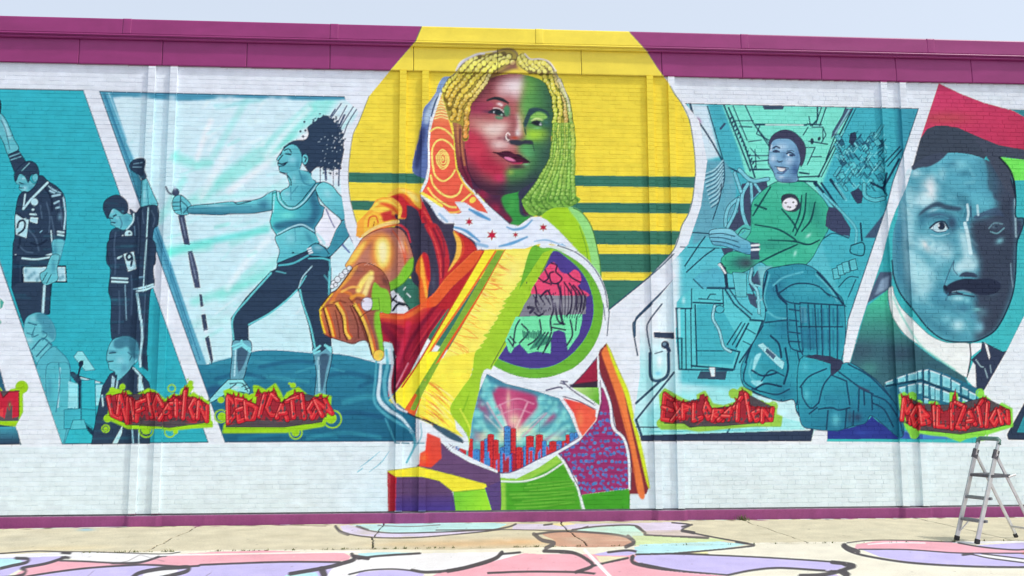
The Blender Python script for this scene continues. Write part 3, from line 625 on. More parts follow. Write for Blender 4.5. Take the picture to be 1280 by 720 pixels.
# pale beads behind the wrist
for x, y, r in ((500, 690, 16), (525, 665, 18), (552, 640, 17), (575, 615, 15), (600, 592, 14), (490, 710, 12), (512, 700, 12)):
    z(320, 220, 5.143); b(DK, x, y, r + 4, r + 5, 1, 30, 1); b((225, 238, 244), x, y, r, r, 1, 30, 1)
# green and wing scrap between hand and robe
z(390, 330, 5.143)
f(GRN, '545 195 620 90 690 160 695 275 620 292 545 300', 0); f((226, 234, 242), '500 230 520 195 548 188 590 240 630 285 600 300 540 312 502 310', 0); l((34, 46, 60), 2.4, '505 215 545 245 600 260 625 288', .95); l((34, 46, 60), 2, '520 300 550 262 590 265', .95); l((34, 46, 60), 1.6, '505 250 540 205', .9); l((210, 230, 230), 1, '590 165 600 150'); l((210, 230, 230), 1, '610 190 632 212')
# ---------- red sweep of the robe
z(480, 300, 4)
f(((100, 380, 190, 44, 66), (200, 640, 150, 34, 66)), '-44 362 0 365 100 368 200 310 280 240 340 165 440 75 505 46 470 115 380 262 230 472 120 690 60 760 20 790 30 680 60 590 40 520 0 510 -20 540 -30 470 -40 420', 0)
clip('-44 362 0 365 100 368 200 310 280 240 340 165 440 75 505 46 470 115 380 262 230 472 120 690 60 760 20 790 30 680 60 590 40 520 0 510 -20 540 -30 470 -40 420', 0)
for s, w, c, a in (('-44 375 100 385 210 320 340 190 470 62', 8, (236, 112, 58), 1), ('0 405 120 410 230 330 340 220', 6, (214, 70, 60), .8), ('100 430 210 380 330 260 430 130', 5, (206, 54, 62), .8), ('60 640 150 480 260 330 400 160', 5, (120, 30, 62), .7), ('80 700 200 480 330 310', 4, (206, 56, 72), .8), ('60 720 170 540 300 350 450 130', 3, (132, 34, 64), .7), ('0 440 60 520 80 600', 9, (134, 34, 66), .8), ('120 420 100 520 60 640', 7, (210, 50, 84), .8), ('60 740 120 620', 2, (230, 150, 170), .7), ('-30 420 40 430 90 460', 6, (150, 40, 64), .7), ('310 260 420 120 490 50', 4, (224, 84, 56), .7)):
    l(c, w, s, a, fe=w * .28)
clip()
z(500, 280, 7.2)
f((74, 72, 94), '60 -10 200 -10 490 -10 480 60 420 160 470 290 420 420 340 580 280 650 260 560 270 440 250 340 215 265 180 270 130 330 100 160', 0)
f((202, 52, 66), '220 0 330 0 400 130 440 270 440 400 395 540 355 590 350 420 330 300 290 150', fe=.4); l((120, 38, 62), 3, '300 40 360 180 390 330 385 480', .7, fe=1); l((228, 84, 80), 2, '260 30 320 180 360 330 370 480', .8, fe=.7); l((90, 50, 76), 2, '330 20 390 150 400 290', .5, fe=1)
f((206, 56, 56), '480 52 560 90 640 150 690 215 690 235 600 320 400 510 390 500 480 330 540 250 520 130', fe=.4); f((250, 196, 80), '478 62 525 95 556 180 545 280 500 350 430 430 490 300 508 180', fe=.8); l((230, 100, 50), 2, '500 70 560 150 570 240 520 340', .7, fe=.8); b((214, 60, 60), 620, 220, 50, 50, .6)
f((236, 108, 48), '180 290 205 265 240 270 250 340 270 440 262 540 245 640 250 720 180 720 172 500 140 420 150 350', fe=.3); f((204, 46, 60), '200 262 250 280 272 400 270 520 240 480 225 400', fe=.6); f((250, 180, 66), '182 300 205 330 220 430 232 520 250 640 230 660 200 500 182 460', fe=.7)
b((96, 110, 130), 300, 520, 22, 90, .5)
f((232, 100, 52), '735 232 660 252 560 350 420 480 290 650 180 740 320 740 480 560 735 320', fe=.5); f((190, 46, 56), '735 300 620 430 480 570 350 740 480 740 735 400', fe=.6); l((236, 120, 60), 1.4, '730 235 660 255 560 350 420 485 290 655', .8, fe=.4)
# ---------- big collar bands: yellow, green, pages, lime
z(480, 300, 4)
f((250, 238, 60), '500 50 562 50 430 262 270 505 190 640 130 735 60 830 20 810 80 740 180 600 380 262', 0); l((236, 120, 50), 1.8, '558 56 425 268 262 510 180 650 90 800'); l((200, 60, 50), 1.4, '498 56 378 264 180 604 90 740', .9)
f((132, 178, 62), '566 50 608 50 495 250 335 505 262 625 200 735 150 820 110 810 180 700 340 440', 0); l((230, 96, 46), 2, '608 50 495 252 335 507 262 628 180 770', 1)
PG = '608 46 795 44 725 170 622 310 542 440 482 560 440 650 410 740 400 790 360 850 250 830 150 830 210 730 340 520 495 255'
f((251, 238, 104), PG, 0)
clip(PG, 0)
for i in range(90):
    u = RNG.uniform(0, 1)
    px, py = np.interp(u, [0, .35, .7, 1], [606, 495, 335, 160]), np.interp(u, [0, .35, .7, 1], [50, 252, 507, 810])
    an = math.radians(22 + RNG.normal() * 12)
    ln = RNG.uniform(30, 120) * (.7 + u)
    l([(240, 150, 60), (252, 244, 140), (238, 120, 56), (246, 200, 70)][i % 4], RNG.uniform(.7, 1.8), [px, py, px + ln * math.cos(an) * .6, py + ln * math.sin(an) * .4 + 6, px + ln * math.cos(an), py + ln * math.sin(an)], .75, fe=.3, tp=.7)
b((244, 170, 70), 260, 660, 50, 60, .5); b((252, 246, 150), 640, 160, 60, 90, .5, 30)
clip()
f((166, 210, 52), '795 40 812 56 750 250 622 450 562 560 502 650 480 740 462 850 430 870 400 800 430 700 470 590 540 440 622 310 700 200 735 130', 0)
for i in range(26):
    u = i / 25
    x = np.interp(u, [0, .4, .8, 1], [740, 622, 480, 420]); y = np.interp(u, [0, .4, .8, 1], [130, 310, 560, 740])
    f((166, 210, 52), [x - 14 - RNG.uniform(0, 14), y + RNG.uniform(-8, 8), x + 20, y - 26, x + 20, y + 26], 0); b([(128, 186, 40), (196, 228, 80)][i % 2], x + 34, y + 8, 12, 26, .5, 30)
z(450, 440, 3.43)
f((250, 238, 80), '350 30 500 0 470 130 400 250 412 335 445 372 340 330 235 285 262 205 300 110', 0, fe=.4)
for i in range(34):
    x, y = RNG.uniform(250, 350), RNG.uniform(120, 280)
    l([(238, 130, 60), (252, 246, 150)][i % 2], 1, [x, y, x + 40, y + 26, x + 74, y + 60], .7, tp=.7)
f((164, 210, 50), '500 -5 575 -5 545 90 505 150 492 250 486 350 470 445 464 380 442 338 386 255 432 168 478 100', 1); l((220, 236, 80), 2.4, '430 250 470 330 478 400', .8, fe=.6); l((118, 180, 40), 2, '520 60 480 160 440 260', .6, fe=1)
f((250, 240, 60), '160 222 200 160 268 40 300 0 345 0 270 120 195 252', 0); f((236, 104, 50), '190 252 235 180 262 205 232 285', 0); f((140, 182, 62), '250 180 320 60 345 40 270 180 235 256 215 250', 0)
# ---------- round emblem
z(610, 300, 3.79)
f((228, 238, 244), '240 30 300 24 380 32 450 72 520 150 556 230 570 310 556 410 520 540 440 645 340 692 200 694 100 664 20 614 -20 590 60 430 120 300', 1)
l((60, 80, 110), .9, '330 24 420 60 500 130 552 230 566 320', .9); l((60, 80, 110), .8, '556 380 545 300', .9)
f((112, 186, 58), '200 44 260 36 322 42 440 112 510 200 545 310 530 440 470 550 370 630 230 660 110 640 15 584 60 520 130 300'); b((140, 210, 60), 300, 50, 60, 14, .6)
f((84, 70, 148), '306 52 380 88 450 160 490 250 500 350 470 450 400 540 310 598 200 612 90 584 40 548 90 480 170 322 240 170')
f((162, 208, 50), '312 40 250 172 178 326 94 490 30 590 -20 690 -100 790 -70 640 40 420 150 230 260 60', 0); l((60, 60, 80), .9, '300 62 170 322 40 556 14 605', .5)
f((232, 78, 120), '206 258 238 182 262 150 300 108 322 112 345 150 380 160 410 140 436 160 440 200 425 222 470 250 466 268 330 268', 1)
f((134, 134, 146), '170 310 210 256 330 264 468 262 462 352 150 364', 0); f((120, 232, 172), '132 366 445 352 446 380 430 450 378 524 366 440 335 428 310 436 298 470 296 540 230 530 190 540 150 494 124 512 108 540 98 530 82 478', 0)
DK2 = (54, 48, 78)
for s, w in (('300 108 326 120 322 150 350 180 330 205 300 200 292 160 310 150', .9), ('270 140 285 180 262 200', .9), ('380 160 400 180 436 200', 1.4), ('240 180 262 196 300 210', .8), ('330 205 345 260 340 330 356 400', 2), ('360 200 395 260 392 330 372 360', .9), ('385 205 420 260 418 330', .9), ('405 215 440 265 436 340', 1), ('430 222 458 270 450 330', .8), ('250 268 280 240 296 262', 1.1), ('222 215 230 255 225 300 240 340', .9), ('190 320 215 325 200 345', 2.2), ('220 345 240 360 260 350', 1.6), ('300 270 310 330 296 380 300 430', 1), ('318 300 330 380 362 400', 1), ('160 400 190 440 150 490', .9), ('150 380 130 420 120 500', .8), ('245 380 250 440 220 480 190 500', .9), ('300 440 270 520', .9), ('285 440 235 520', .9), ('270 440 225 500', .8), ('300 470 260 540', .8), ('300 415 366 428', .9), ('312 400 350 400', .7), ('390 380 400 450 375 500', .9), ('420 370 415 430', .7), ('105 460 130 490', .8), ('95 470 120 510', .8)):
    l(DK2, w * 1.5 + .2, s, .9)
b((170, 170, 178), 330, 300, 70, 30, .5); b((96, 96, 110), 230, 330, 40, 24, .5)
for i in range(12):
    l((52, 120, 104), 1.1, [165 + i * 8, 432 + (i % 3) * 4, 168 + i * 8, 462 + (i % 4) * 3], .9, sm=0)
for i in range(22):
    b(DK2, RNG.uniform(180, 330), RNG.uniform(200, 350), 3, 5, .7, 0, 1)
for i in range(8):
    u = i / 7
    l(DK2, .8, [345 + u * 118, 215 + 40 * u, 350 + u * 112, 290 + 20 * u, 352 + u * 80, 372 - 10 * abs(u - .5)], .75)
for i in range(10):
    l((50, 120, 104), 1.2, [200 + i * 9, 520 - i * 3, 250 + i * 6, 450 + i * 2], .7, sm=0)
    l(DK2, 1.0, [215 + i * 9, 262 + (i % 3) * 12, 224 + i * 9, 280 + (i % 3) * 14], .7, sm=0)
# ---------- city window, white bands
z(580, 460, 3.79)
f((228, 238, 244), '95 15 200 65 330 62 430 40 560 -10 600 -20 520 70 580 130 640 190 644 230 620 285 560 345 440 415 350 455 240 512 160 522 60 470 -30 420 -80 370 -40 370 40 420 60 250', 1)
CITY = '108 30 200 78 340 112 452 148 500 220 545 330 440 400 340 445 240 498 168 506 90 474 10 420 -60 370 20 400 40 250 70 120'
f(((200, 60, 70, 140, 165), (200, 420, 96, 186, 190)), CITY, 0)
clip(CITY, 0)
f((186, 70, 118), '138 98 240 108 345 140 350 200 290 280 250 330 190 330 180 250 140 170', fe=2); b((214, 120, 150), 220, 190, 50, 70, .7); b((236, 190, 190), 230, 260, 40, 50, .6); b((186, 74, 122), 90, 200, 30, 70, .7, -30); b((190, 80, 128), 410, 240, 60, 22, .8, -40); b((190, 80, 128), 420, 330, 70, 16, .7, -25); b((190, 90, 130), 70, 330, 40, 40, .5)
for s, w in (('95 60 120 160 180 260 210 340', 9), ('110 90 150 200 200 300', 6), ('370 150 360 200 300 270 250 340', 9), ('430 180 400 230 330 300 270 360', 6), ('470 220 420 300 360 340', 7), ('60 220 100 300 170 350', 8), ('490 280 440 320 400 360', 6)):
    l((150, 232, 220), w, s, .7, fe=2)
for i in range(60):
    x, y = [(105, 110), (80, 240), (380, 165), (430, 230), (470, 260), (120, 60), (60, 290)][i % 7]
    b([(76, 160, 176), (150, 232, 220), (96, 190, 200)][i % 3], x + RNG.normal() * 26, y + RNG.normal() * 30, 12, 12, .6)
for s in ('215 330 170 180', '230 330 300 170', '210 340 100 230', '235 340 380 220'):
    l((240, 232, 226), 2.4, s, .5, fe=1)
clip()
clip(CITY, 0)
for x, y, rx, ry, a in ((180, 330, 30, 40, .8), (255, 320, 26, 50, .85), (240, 250, 30, 30, .6), (300, 300, 40, 24, .7, ), (90, 330, 30, 30, .6), (350, 330, 40, 20, .6), (210, 160, 12, 60, .6), (440, 340, 40, 16, .5)):
    b((244, 240, 190), x, y, rx, ry, a)
for x, y, r in ((120, 90, 22), (95, 140, 20), (75, 230, 22), (70, 290, 18), (365, 160, 24), (410, 170, 24), (440, 210, 22), (480, 250, 22), (500, 290, 18), (150, 210, 14)):
    b((70, 160, 178), x + 6, y + 6, r, r, .7); b((140, 226, 220), x - 4, y - 5, r * .8, r * .8, .8)
for s, w in (('150 190 250 150 330 175', 2), ('160 230 250 200 320 220', 1.6), ('110 170 150 240 190 300', 2.4), ('390 220 330 280 280 330', 2.4)):
    l((226, 170, 190), w, s, .6, fe=.8)
clip()
BL = (70, 140, 206); RD = (214, 58, 62)
def tower(x, y, w, c, spire=0, y2=None):
    yb = y2 or (430 + 80 * max(0, 1 - abs(x - 190) / 220))
    f(c, [x, y + 4, x + w * .5, y, x + w, y + 4, x + w, yb, x, yb], 0, o=(86, 44, 78), ow=.6)
    if spire:
        l((110, 60, 100), 1, [x + w / 2, y, x + w / 2, y - spire], 1, sm=0, tp=2)
    for k in range(int((yb - y) / 16)):
        for j in range(max(1, int(w / 9))):
            if (k * 3 + j) % 4:
                b((44, 80, 150) if c == BL else (176, 34, 50), x + 4 + j * 9, y + 12 + k * 16, 2.4, 4, .9, 0, 1)
clip(CITY, 0)
for a in ((20, 340, 22, RD), (48, 390, 26, BL), (78, 350, 20, RD), (96, 340, 24, BL), (112, 318, 30, RD), (138, 345, 26, RD), (86, 430, 38, BL), (150, 440, 30, BL), (170, 380, 26, BL), (190, 280, 30, BL, 90), (222, 290, 24, RD, 120), (215, 410, 26, (74, 70, 160)), (246, 380, 30, RD), (272, 400, 30, RD), (280, 376, 22, BL), (294, 326, 36, RD), (306, 380, 30, BL), (340, 320, 34, RD, 70), (370, 350, 20, BL), (395, 370, 20, BL), (404, 352, 34, RD), (438, 350, 28, BL), (464, 350, 24, RD), (482, 320, 18, RD), (500, 312, 24, BL), (522, 310, 20, BL), (-20, 380, 30, RD), (-44, 370, 20, BL)):
    tower(*a)
for i in range(24):
    x = RNG.uniform(40, 520)
    f([BL, RD, (186, 46, 60)][i % 3], [x, 440 - abs(x - 200) * .2 + RNG.uniform(-30, 10), x + 12, 420 - abs(x - 200) * .2, x + 12, 520, x, 520], 0, a=.9)
clip()
l((228, 238, 244), 3.6, '-90 350 -30 400 20 440 100 490 170 516 240 506 350 452 440 408 552 342 620 276 640 215 600 165 540 120 480 70')
l((90, 70, 120), .9, '-80 362 20 428 100 478 170 504 240 496 350 440 440 398 545 335', .8); l((80, 60, 120), .8, '440 418 552 350 630 280', .8)
f(((480, 200, 230, 74, 70), (600, 230, 240, 100, 74)), '470 148 560 170 628 206 626 250 562 330 545 300 520 220', 0, fe=.4); b((244, 150, 90), 550, 250, 20, 50, .6)
for s, w in (('470 70 520 115 620 180', 1), ('460 66 490 68', 1), ('390 110 450 95 465 100', 1.4), ('455 75 480 82', 1), ('470 140 540 160 620 200', .9)):
    l((70, 70, 110), w, s, .9)
# skirt, dotted cloth, ribbon
f((152, 208, 74), '160 528 250 532 350 482 440 420 475 455 520 540 560 686 160 686', 0); f((86, 174, 50), '196 548 300 540 400 490 462 452 505 520 545 600 558 686 200 686', 0, fe=1.2)
for i in range(16):
    y = 560 + i * 8
    l([(150, 208, 84), (70, 156, 44)][i % 2], 1.8, [200 + RNG.uniform(0, 120), y, 380, y - 8, 520, y - 22 + RNG.uniform(-8, 8)], .45, fe=.9)
l((226, 238, 226), 1.5, '162 545 280 545 380 515 468 458', .95); l((84, 70, 140), 1, '160 530 160 686', .8)
z(690, 400, 2.88)
f((162, 56, 114), '175 240 195 262 210 330 225 400 262 440 278 500 276 612 104 636 90 580 22 488 90 450 160 366 175 300', 0)
clip('175 240 195 262 210 330 225 400 262 440 278 500 276 612 104 636 90 580 22 488 90 450 160 366 175 300', 0)
for i in range(17):
    for j in range(12):
        x, y = 30 + i * 16 + (j % 2) * 8 + RNG.normal() * 3, 340 + j * 25 + RNG.normal() * 4
        b([(84, 136, 196), (96, 110, 180), (70, 120, 190)][(i + j) % 3], x, y, RNG.uniform(4.5, 7.5), RNG.uniform(4.5, 7), .95, 0, 1)
        if RNG.random() < .25:
            l((84, 120, 190), 1.4, [x, y, x + 12, y + 10], .8)
clip()
f((76, 170, 50), '104 636 282 612 280 700 110 700', 0); l((228, 240, 240), 2, '18 488 45 520 70 570 90 600 104 650 118 700'); l((74, 60, 110), .9, '24 486 52 516 78 572 98 610 106 640', .8)
RB = '160 150 172 110 196 84 212 110 232 160 272 250 292 340 322 460 352 600 340 632 278 632 280 500 262 430 232 400 212 300 178 220'
f((140, 56, 66), RB, 0); f((238, 128, 68), '182 110 200 100 228 170 256 250 276 350 302 470 334 632 310 632 284 480 256 370 232 280 205 200 180 130', fe=.7); f((214, 232, 48), '196 90 212 112 240 180 276 260 296 350 326 470 352 604 340 590 312 470 282 350 258 260 226 180', fe=.5); l((206, 90, 60), 1, '236 290 270 400 300 560', .6, fe=.5)
l((230, 240, 244), 3.2, '163 130 168 190 190 250 210 310 220 390 258 430 276 500 280 612'); l((80, 60, 100), .8, '170 190 196 250 216 310 226 385 264 428 284 500 284 612', .8); l((230, 240, 244), 2.6, '166 150 166 250 165 300 160 350', 1); l((80, 60, 100), .7, '174 220 178 300 168 350', .7)
f((164, 44, 74), '66 244 162 140 165 220 164 246', 0); f((70, 58, 74), '60 236 164 222 164 248 74 248', 0, fe=.5); f(((90, 250, 190, 226, 140), (160, 290, 110, 186, 60)), '74 248 168 246 172 312 120 275', 0); l((80, 70, 110), .8, '64 246 110 200 162 136', .9)
# ---------- foot of the figure on the left: box, purple hem
z(450, 440, 3.43)
f((112, 82, 122), '330 360 395 425 470 470 583 522 600 530 600 700 535 700 526 590 420 548 252 500 285 470', 1, o=(70, 56, 100), ow=.6); f((228, 238, 244), '285 325 345 362 400 420 480 462 590 516 590 526 470 480 388 432 330 375 290 345', 0)
f(((300, 360, 226, 84, 70), (300, 500, 236, 76, 56)), '288 352 345 376 350 462 305 502 252 496 258 440 280 428', 0, fe=.5); b((240, 130, 60), 275, 460, 20, 24, .6)
f((108, 78, 118), '150 538 265 540 352 562 396 606 412 692 150 692', 0); f(((200, 600, 104, 74, 116), (200, 690, 84, 66, 150)), '150 620 400 620 412 692 150 692', 0, fe=1.5)
f((246, 230, 60), '116 516 250 498 390 532 540 574 548 600 400 608 340 560 265 542 150 542', 0, o=(150, 140, 60), ow=.6); f((190, 46, 62), '116 518 156 542 152 692 120 692', 0); f((216, 96, 96), '118 530 130 540 128 690 121 690', 0, a=.6)
f(((400, 600, 120, 200, 60), (560, 690, 168, 226, 50)), '400 608 546 594 570 692 410 692', 0, o=(80, 110, 60), ow=.6); f((98, 76, 130), '535 590 600 560 600 694 566 694', 0)
# dark cord along the hem of the pages, running drips from the finger
l((50, 60, 80), 3, '185 254 230 280 290 302 345 330 400 370 440 395', .95, tp=.5); f((70, 100, 120), '310 322 360 330 430 372 440 395 380 375', fe=.5); l((60, 40, 60), 2, '145 0 150 60 148 200 160 240 190 258', .9)
for s, w, c in (('70 40 66 120 60 210 95 260 150 300 215 340 235 400 200 480', 4, (80, 172, 190)), ('90 40 85 120 80 200 120 250 180 290 225 350', 5, (222, 240, 246)), ('112 -5 118 60 105 120 112 200 150 250', 5, (96, 184, 200)), ('128 -10 138 60 128 130 132 190 160 240 200 262', 4, (226, 240, 246)), ('108 290 130 340 150 390', 3, (70, 160, 182)), ('260 310 262 370 225 430', 1.6, (110, 180, 196)), ('180 310 225 350 230 390', 2, (60, 140, 168))):
    l(c, w, s, .9, fe=.8, tp=.4)
for s in ('0 500 40 470 85 432', '40 520 90 480 125 432', '-10 520 10 505'):
    l((130, 196, 212), 1.6, s, .8, fe=.4, tp=.6)
l((60, 130, 150), 1.2, '150 395 170 397', .9); l((60, 130, 150), 1.2, '180 396 210 397', .9); l((60, 130, 150), 1.2, '225 396 275 397', .7)
# ---------- pointing hand
z(390, 330, 5.143)
HAND = '122 190 165 158 260 30 330 -10 420 20 470 70 500 150 505 312 437 312 442 400 462 560 458 606 430 627 400 615 382 580 352 500 300 500 260 516 170 490 110 470 75 440 48 320 58 276'
f(((100, 300, 190, 108, 76), (330, 480, 156, 92, 84)), HAND, o=(100, 50, 40), ow=1)
clip(HAND)
for s, w, c, a in (('165 158 230 90 280 20', 6, (240, 170, 70), .9), ('122 190 62 268 50 320 78 440', 5, (248, 200, 60), 1), ('130 240 170 180 240 190 270 240', 4, (226, 130, 60), .9), ('120 250 165 245', 4, (236, 170, 70), .6), ('85 280 115 370 140 465', 3.6, (250, 200, 70), 1), ('96 280 128 370 150 465', 2.4, (224, 96, 46), .8), ('160 255 205 330 216 430 242 478', 3.8, (250, 206, 80), 1), ('178 250 222 330 232 430 256 470', 2.4, (222, 96, 46), .8), ('275 262 320 340 365 450 400 590', 4, (250, 206, 80), 1), ('300 262 345 340 385 450 410 570', 2.6, (230, 110, 46), .8), ('300 170 330 110 380 60', 7, (254, 232, 120), 1), ('340 190 360 130 380 90', 7, (255, 240, 150), .9), ('250 220 290 200 330 205', 4, (240, 170, 60), .8), ('190 180 250 150 300 150', 3, (244, 190, 90), .8), ('60 330 100 450 160 480', 2, (214, 90, 50), .6), ('300 410 290 470 260 512', 3, (140, 80, 74), .6)):
    l(c, w, s, a, fe=w * .25)
b((150, 96, 90), 230, 330, 26, 70, .5, -20); b((150, 96, 90), 150, 380, 14, 60, .5, -15); b((160, 96, 86), 370, 420, 18, 80, .6, -12); b((150, 100, 96), 300, 50, 60, 40, .5, -40); b((90, 60, 60), 470, 110, 20, 50, .6, -30)
f((134, 204, 58), '398 120 440 150 492 180 510 312 437 312 430 225 385 222', fe=.6); f((134, 204, 58), '405 312 440 312 446 420 466 570 440 590 425 500 400 400', fe=1.4)
clip()
f((134, 204, 58), '385 222 428 220 436 296 384 298', 0, o=(80, 130, 50), ow=.7); f((228, 228, 240), '320 238 350 215 385 232 382 285 352 302 322 282', o=(130, 120, 130), ow=.8); f((244, 206, 86), '394 592 405 565 440 555 462 574 456 608 430 628 402 616', o=(150, 90, 50), ow=.7); b((200, 220, 90), 445, 590, 14, 26, .7)
l((86, 38, 36), 2, '74 285 98 380 122 468', .8, fe=.4); l((86, 38, 36), 2, '152 268 192 345 204 440 226 490', .85, fe=.4); l((80, 36, 36), 2.2, '262 270 306 345 350 455 384 585', .85, fe=.4); l((90, 40, 38), 1.6, '60 270 122 190 166 158 258 32', .8, fe=.3); l((96, 46, 40), 1.6, '150 300 170 400 180 480', .6, fe=.5); l((96, 46, 40), 1.6, '245 270 290 380 300 480', .7, fe=.5); l((96, 46, 40), 1.4, '86 330 104 400 112 462', .6, fe=.5); l((120, 60, 50), 2, '60 300 95 270 130 262', .6, fe=.8); l((120, 60, 50), 2, '140 250 175 238 215 250', .6, fe=.8); l((110, 56, 48), 2.4, '255 245 290 225 330 240', .5, fe=.8); b((120, 70, 64), 345, 470, 14, 30, .5); l((120, 60, 44), 1, '300 350 352 498', .8); l((130, 66, 50), .9, '235 220 260 250 275 262', .8); l((130, 66, 50), .9, '305 350 340 320 380 300', .9); l((120, 60, 50), .9, '110 470 170 490 260 516 300 500', .8)
for i in range(10):
    z(390, 230, 5.143); b((228, 200, 190), 340 + i * 8, 520 - (i % 3) * 4, 3, 3, .5, 0, 1)
# ---------- panel with the crew member inside a cabin
z(0, 0, 1)
P3 = '856 127.5 1148 136.5 1130 190 1116 228 1109 256 1095 296 1060 400 1056 450 1016 552 802 552 792 526 800 470 800 400 845 345 838 330 860 305 876 258 884 200 874 150'
f((88, 192, 204), P3, 0)
clip(P3, 0)
f(((850, 300, 226, 240, 246), (850, 552, 190, 236, 240)), '780 330 850 320 850 480 1020 500 1020 560 780 560', 0, fe=3)
f((150, 232, 232), '850 490 940 480 960 552 800 552 800 520', 0, fe=4, a=.8); b((170, 240, 240), 812, 470, 30, 40, .8); b((238, 244, 248), 815, 400, 24, 40, .9)
f((126, 230, 208), '888 128 1068 134 1030 225 1020 250 940 240', 0, fe=2); f((70, 176, 190), '884 128 902 128 925 190 940 250 900 260', 0, fe=1); f((222, 236, 244), '860 128 884 130 900 195 880 200 868 160', 0, fe=1.5, a=.9); f((66, 178, 192), '1066 134 1150 136 1100 290 1060 400 1020 280 1030 225', 0, fe=1.5)
f((58, 150, 172), '1122 136 1148 136 1128 195 1122 200', 0, fe=1, a=.7)
l((60, 84, 110), 1.6, '856 127.5 1148 136.5', sm=0)
DL = (28, 66, 94)
z(860, 120, 5.14)
for s, w in (('15 50 40 150', 3), ('40 150 85 240 90 350 80 470', 1.6), ('55 140 110 220 160 300 230 430', 1.6), ('125 60 230 420', 1), ('225 40 330 300 400 480', 1.5), ('260 70 360 300 430 520', 1.6), ('290 60 380 280', 1), ('365 50 420 170 520 320', 1.1), ('420 170 520 300', .8), ('440 180 760 185', 2.6), ('400 420 520 410', 1.2), ('410 470 520 470', 1.6), ('300 155 420 155', .9), ('330 190 410 195', 1), ('390 290 470 280', 1), ('400 330 460 400', .9), ('740 250 771 200', 1), ('250 450 420 530', 1.4), ('430 340 440 470', .9), ('380 380 520 380', .9), ('460 190 440 240 520 280', 1)):
    l(DL, w, s, .9, sm=0)
f((70, 92, 116), '478 60 618 62 610 86 490 86', 0); l((200, 246, 232), 1.2, '500 182 740 186', .9, sm=0)
for i in range(14):
    b((40, 70, 96), 275 + i * 12, 140 + i * 24, 6, 12, .9, 30, 1)
b((170, 130, 170), 72, 150, 12, 26, .9, -35); l((60, 78, 110), 2, '210 205 235 175', .9); f((60, 76, 104), '80 440 110 440 140 455 100 480 78 500', 0)
# cables and quilt on the left
f((98, 168, 186), '85 410 235 410 290 500 310 600 290 760 60 940 30 950 60 700', 0, fe=1)
for i in range(9):
    l((176, 222, 232), 1.6, [100 + i * 6, 500 + i * 26, 170 + i * 4, 470 + i * 24, 225, 410 + i * 22], .75, tp=.3); l((50, 96, 124), 1, [104 + i * 6, 508 + i * 26, 172 + i * 4, 480 + i * 24, 228, 420 + i * 22], .8)
b((140, 200, 214), 260, 640, 24, 110, .8, 10); l(DL, 1, '230 420 235 520 215 620', .9)
z(860, 200, 5.14)
f((72, 84, 112), '345 150 400 140 470 190 415 250 405 420 350 470 290 470 260 430 320 330', 0); f((72, 84, 112), '430 130 500 110 514 170 470 210', 0); f((72, 84, 112), '210 560 300 570 240 630', 0)
f((96, 172, 190), '-5 470 130 460 160 380 215 200 240 150 300 150 300 220 270 280 240 350 230 430 130 500 0 480', 0, a=.8); l(DL, 1, '160 380 205 240 215 150'); l(DL, 1.2, '0 462 130 470', 1); l(DL, 1, '0 560 200 565', .9); l(DL, 1.2, '-20 680 60 560 110 490'); l(DL, 1.2, '-10 720 100 620 170 570')
for s, w in (('330 240 270 290 245 350 240 420', 3.6), ('325 250 300 340 255 430', 3.2), ('385 150 350 220 350 330 385 430 440 510', 3.8), ('405 150 410 230 415 330', 3), ('300 80 340 200', 3.4), ('430 150 470 210', 3), ('330 60 410 130 514 120', 4)):
    l(DL, w + 1.6, s); l((120, 200, 214), w, s)
l((86, 190, 180), 7, '320 465 370 430 390 460 350 500'); l(DL, .9, '320 480 350 440 395 445')
# jacket
z(880, 150, 3.6)
GJ = '300 290 360 272 440 275 490 310 540 360 568 420 560 490 520 560 480 630 420 672 350 668 290 660 250 640 190 680 120 692 85 660 80 620 130 590 220 600 240 560 190 540 210 500 212 430 222 360'
f((62, 184, 150), GJ, o=(40, 96, 104), ow=1)
clip(GJ)
b((50, 150, 132), 300, 560, 120, 30, .7); b((86, 208, 172), 380, 330, 120, 40, .6); b((46, 140, 128), 500, 420, 40, 90, .6, -20); b((50, 150, 134), 150, 650, 60, 40, .7); b((60, 84, 96), 170, 640, 50, 30, .5); b((84, 206, 170), 480, 560, 40, 60, .5)
for s in ('230 470 330 490 400 530 420 550', '290 540 400 545 470 560 520 540', '440 340 430 420 400 500', '460 330 450 430 410 520', '350 400 400 460 420 500', '250 640 330 600 420 560', '500 370 480 450 440 500', '300 300 250 380 220 430', '230 380 280 400'):
    l((22, 84, 92), 1.8, s, .95, tp=.3)
b((190, 240, 226), 470, 520, 16, 8, .9, -40); b((190, 240, 226), 410, 600, 8, 16, .8, 20); b((170, 236, 216), 360, 280, 30, 6, .7)
clip()
f((62, 72, 90), '346 350 370 330 410 335 432 370 428 400 400 415 360 400'); b((232, 232, 240), 386, 378, 34, 28, 1, -15, 1)
for x, y in ((368, 372), (402, 370), (388, 392), (415, 385), (378, 390)):
    b((70, 64, 76), x, y, 5, 4, 1, 0, 1)
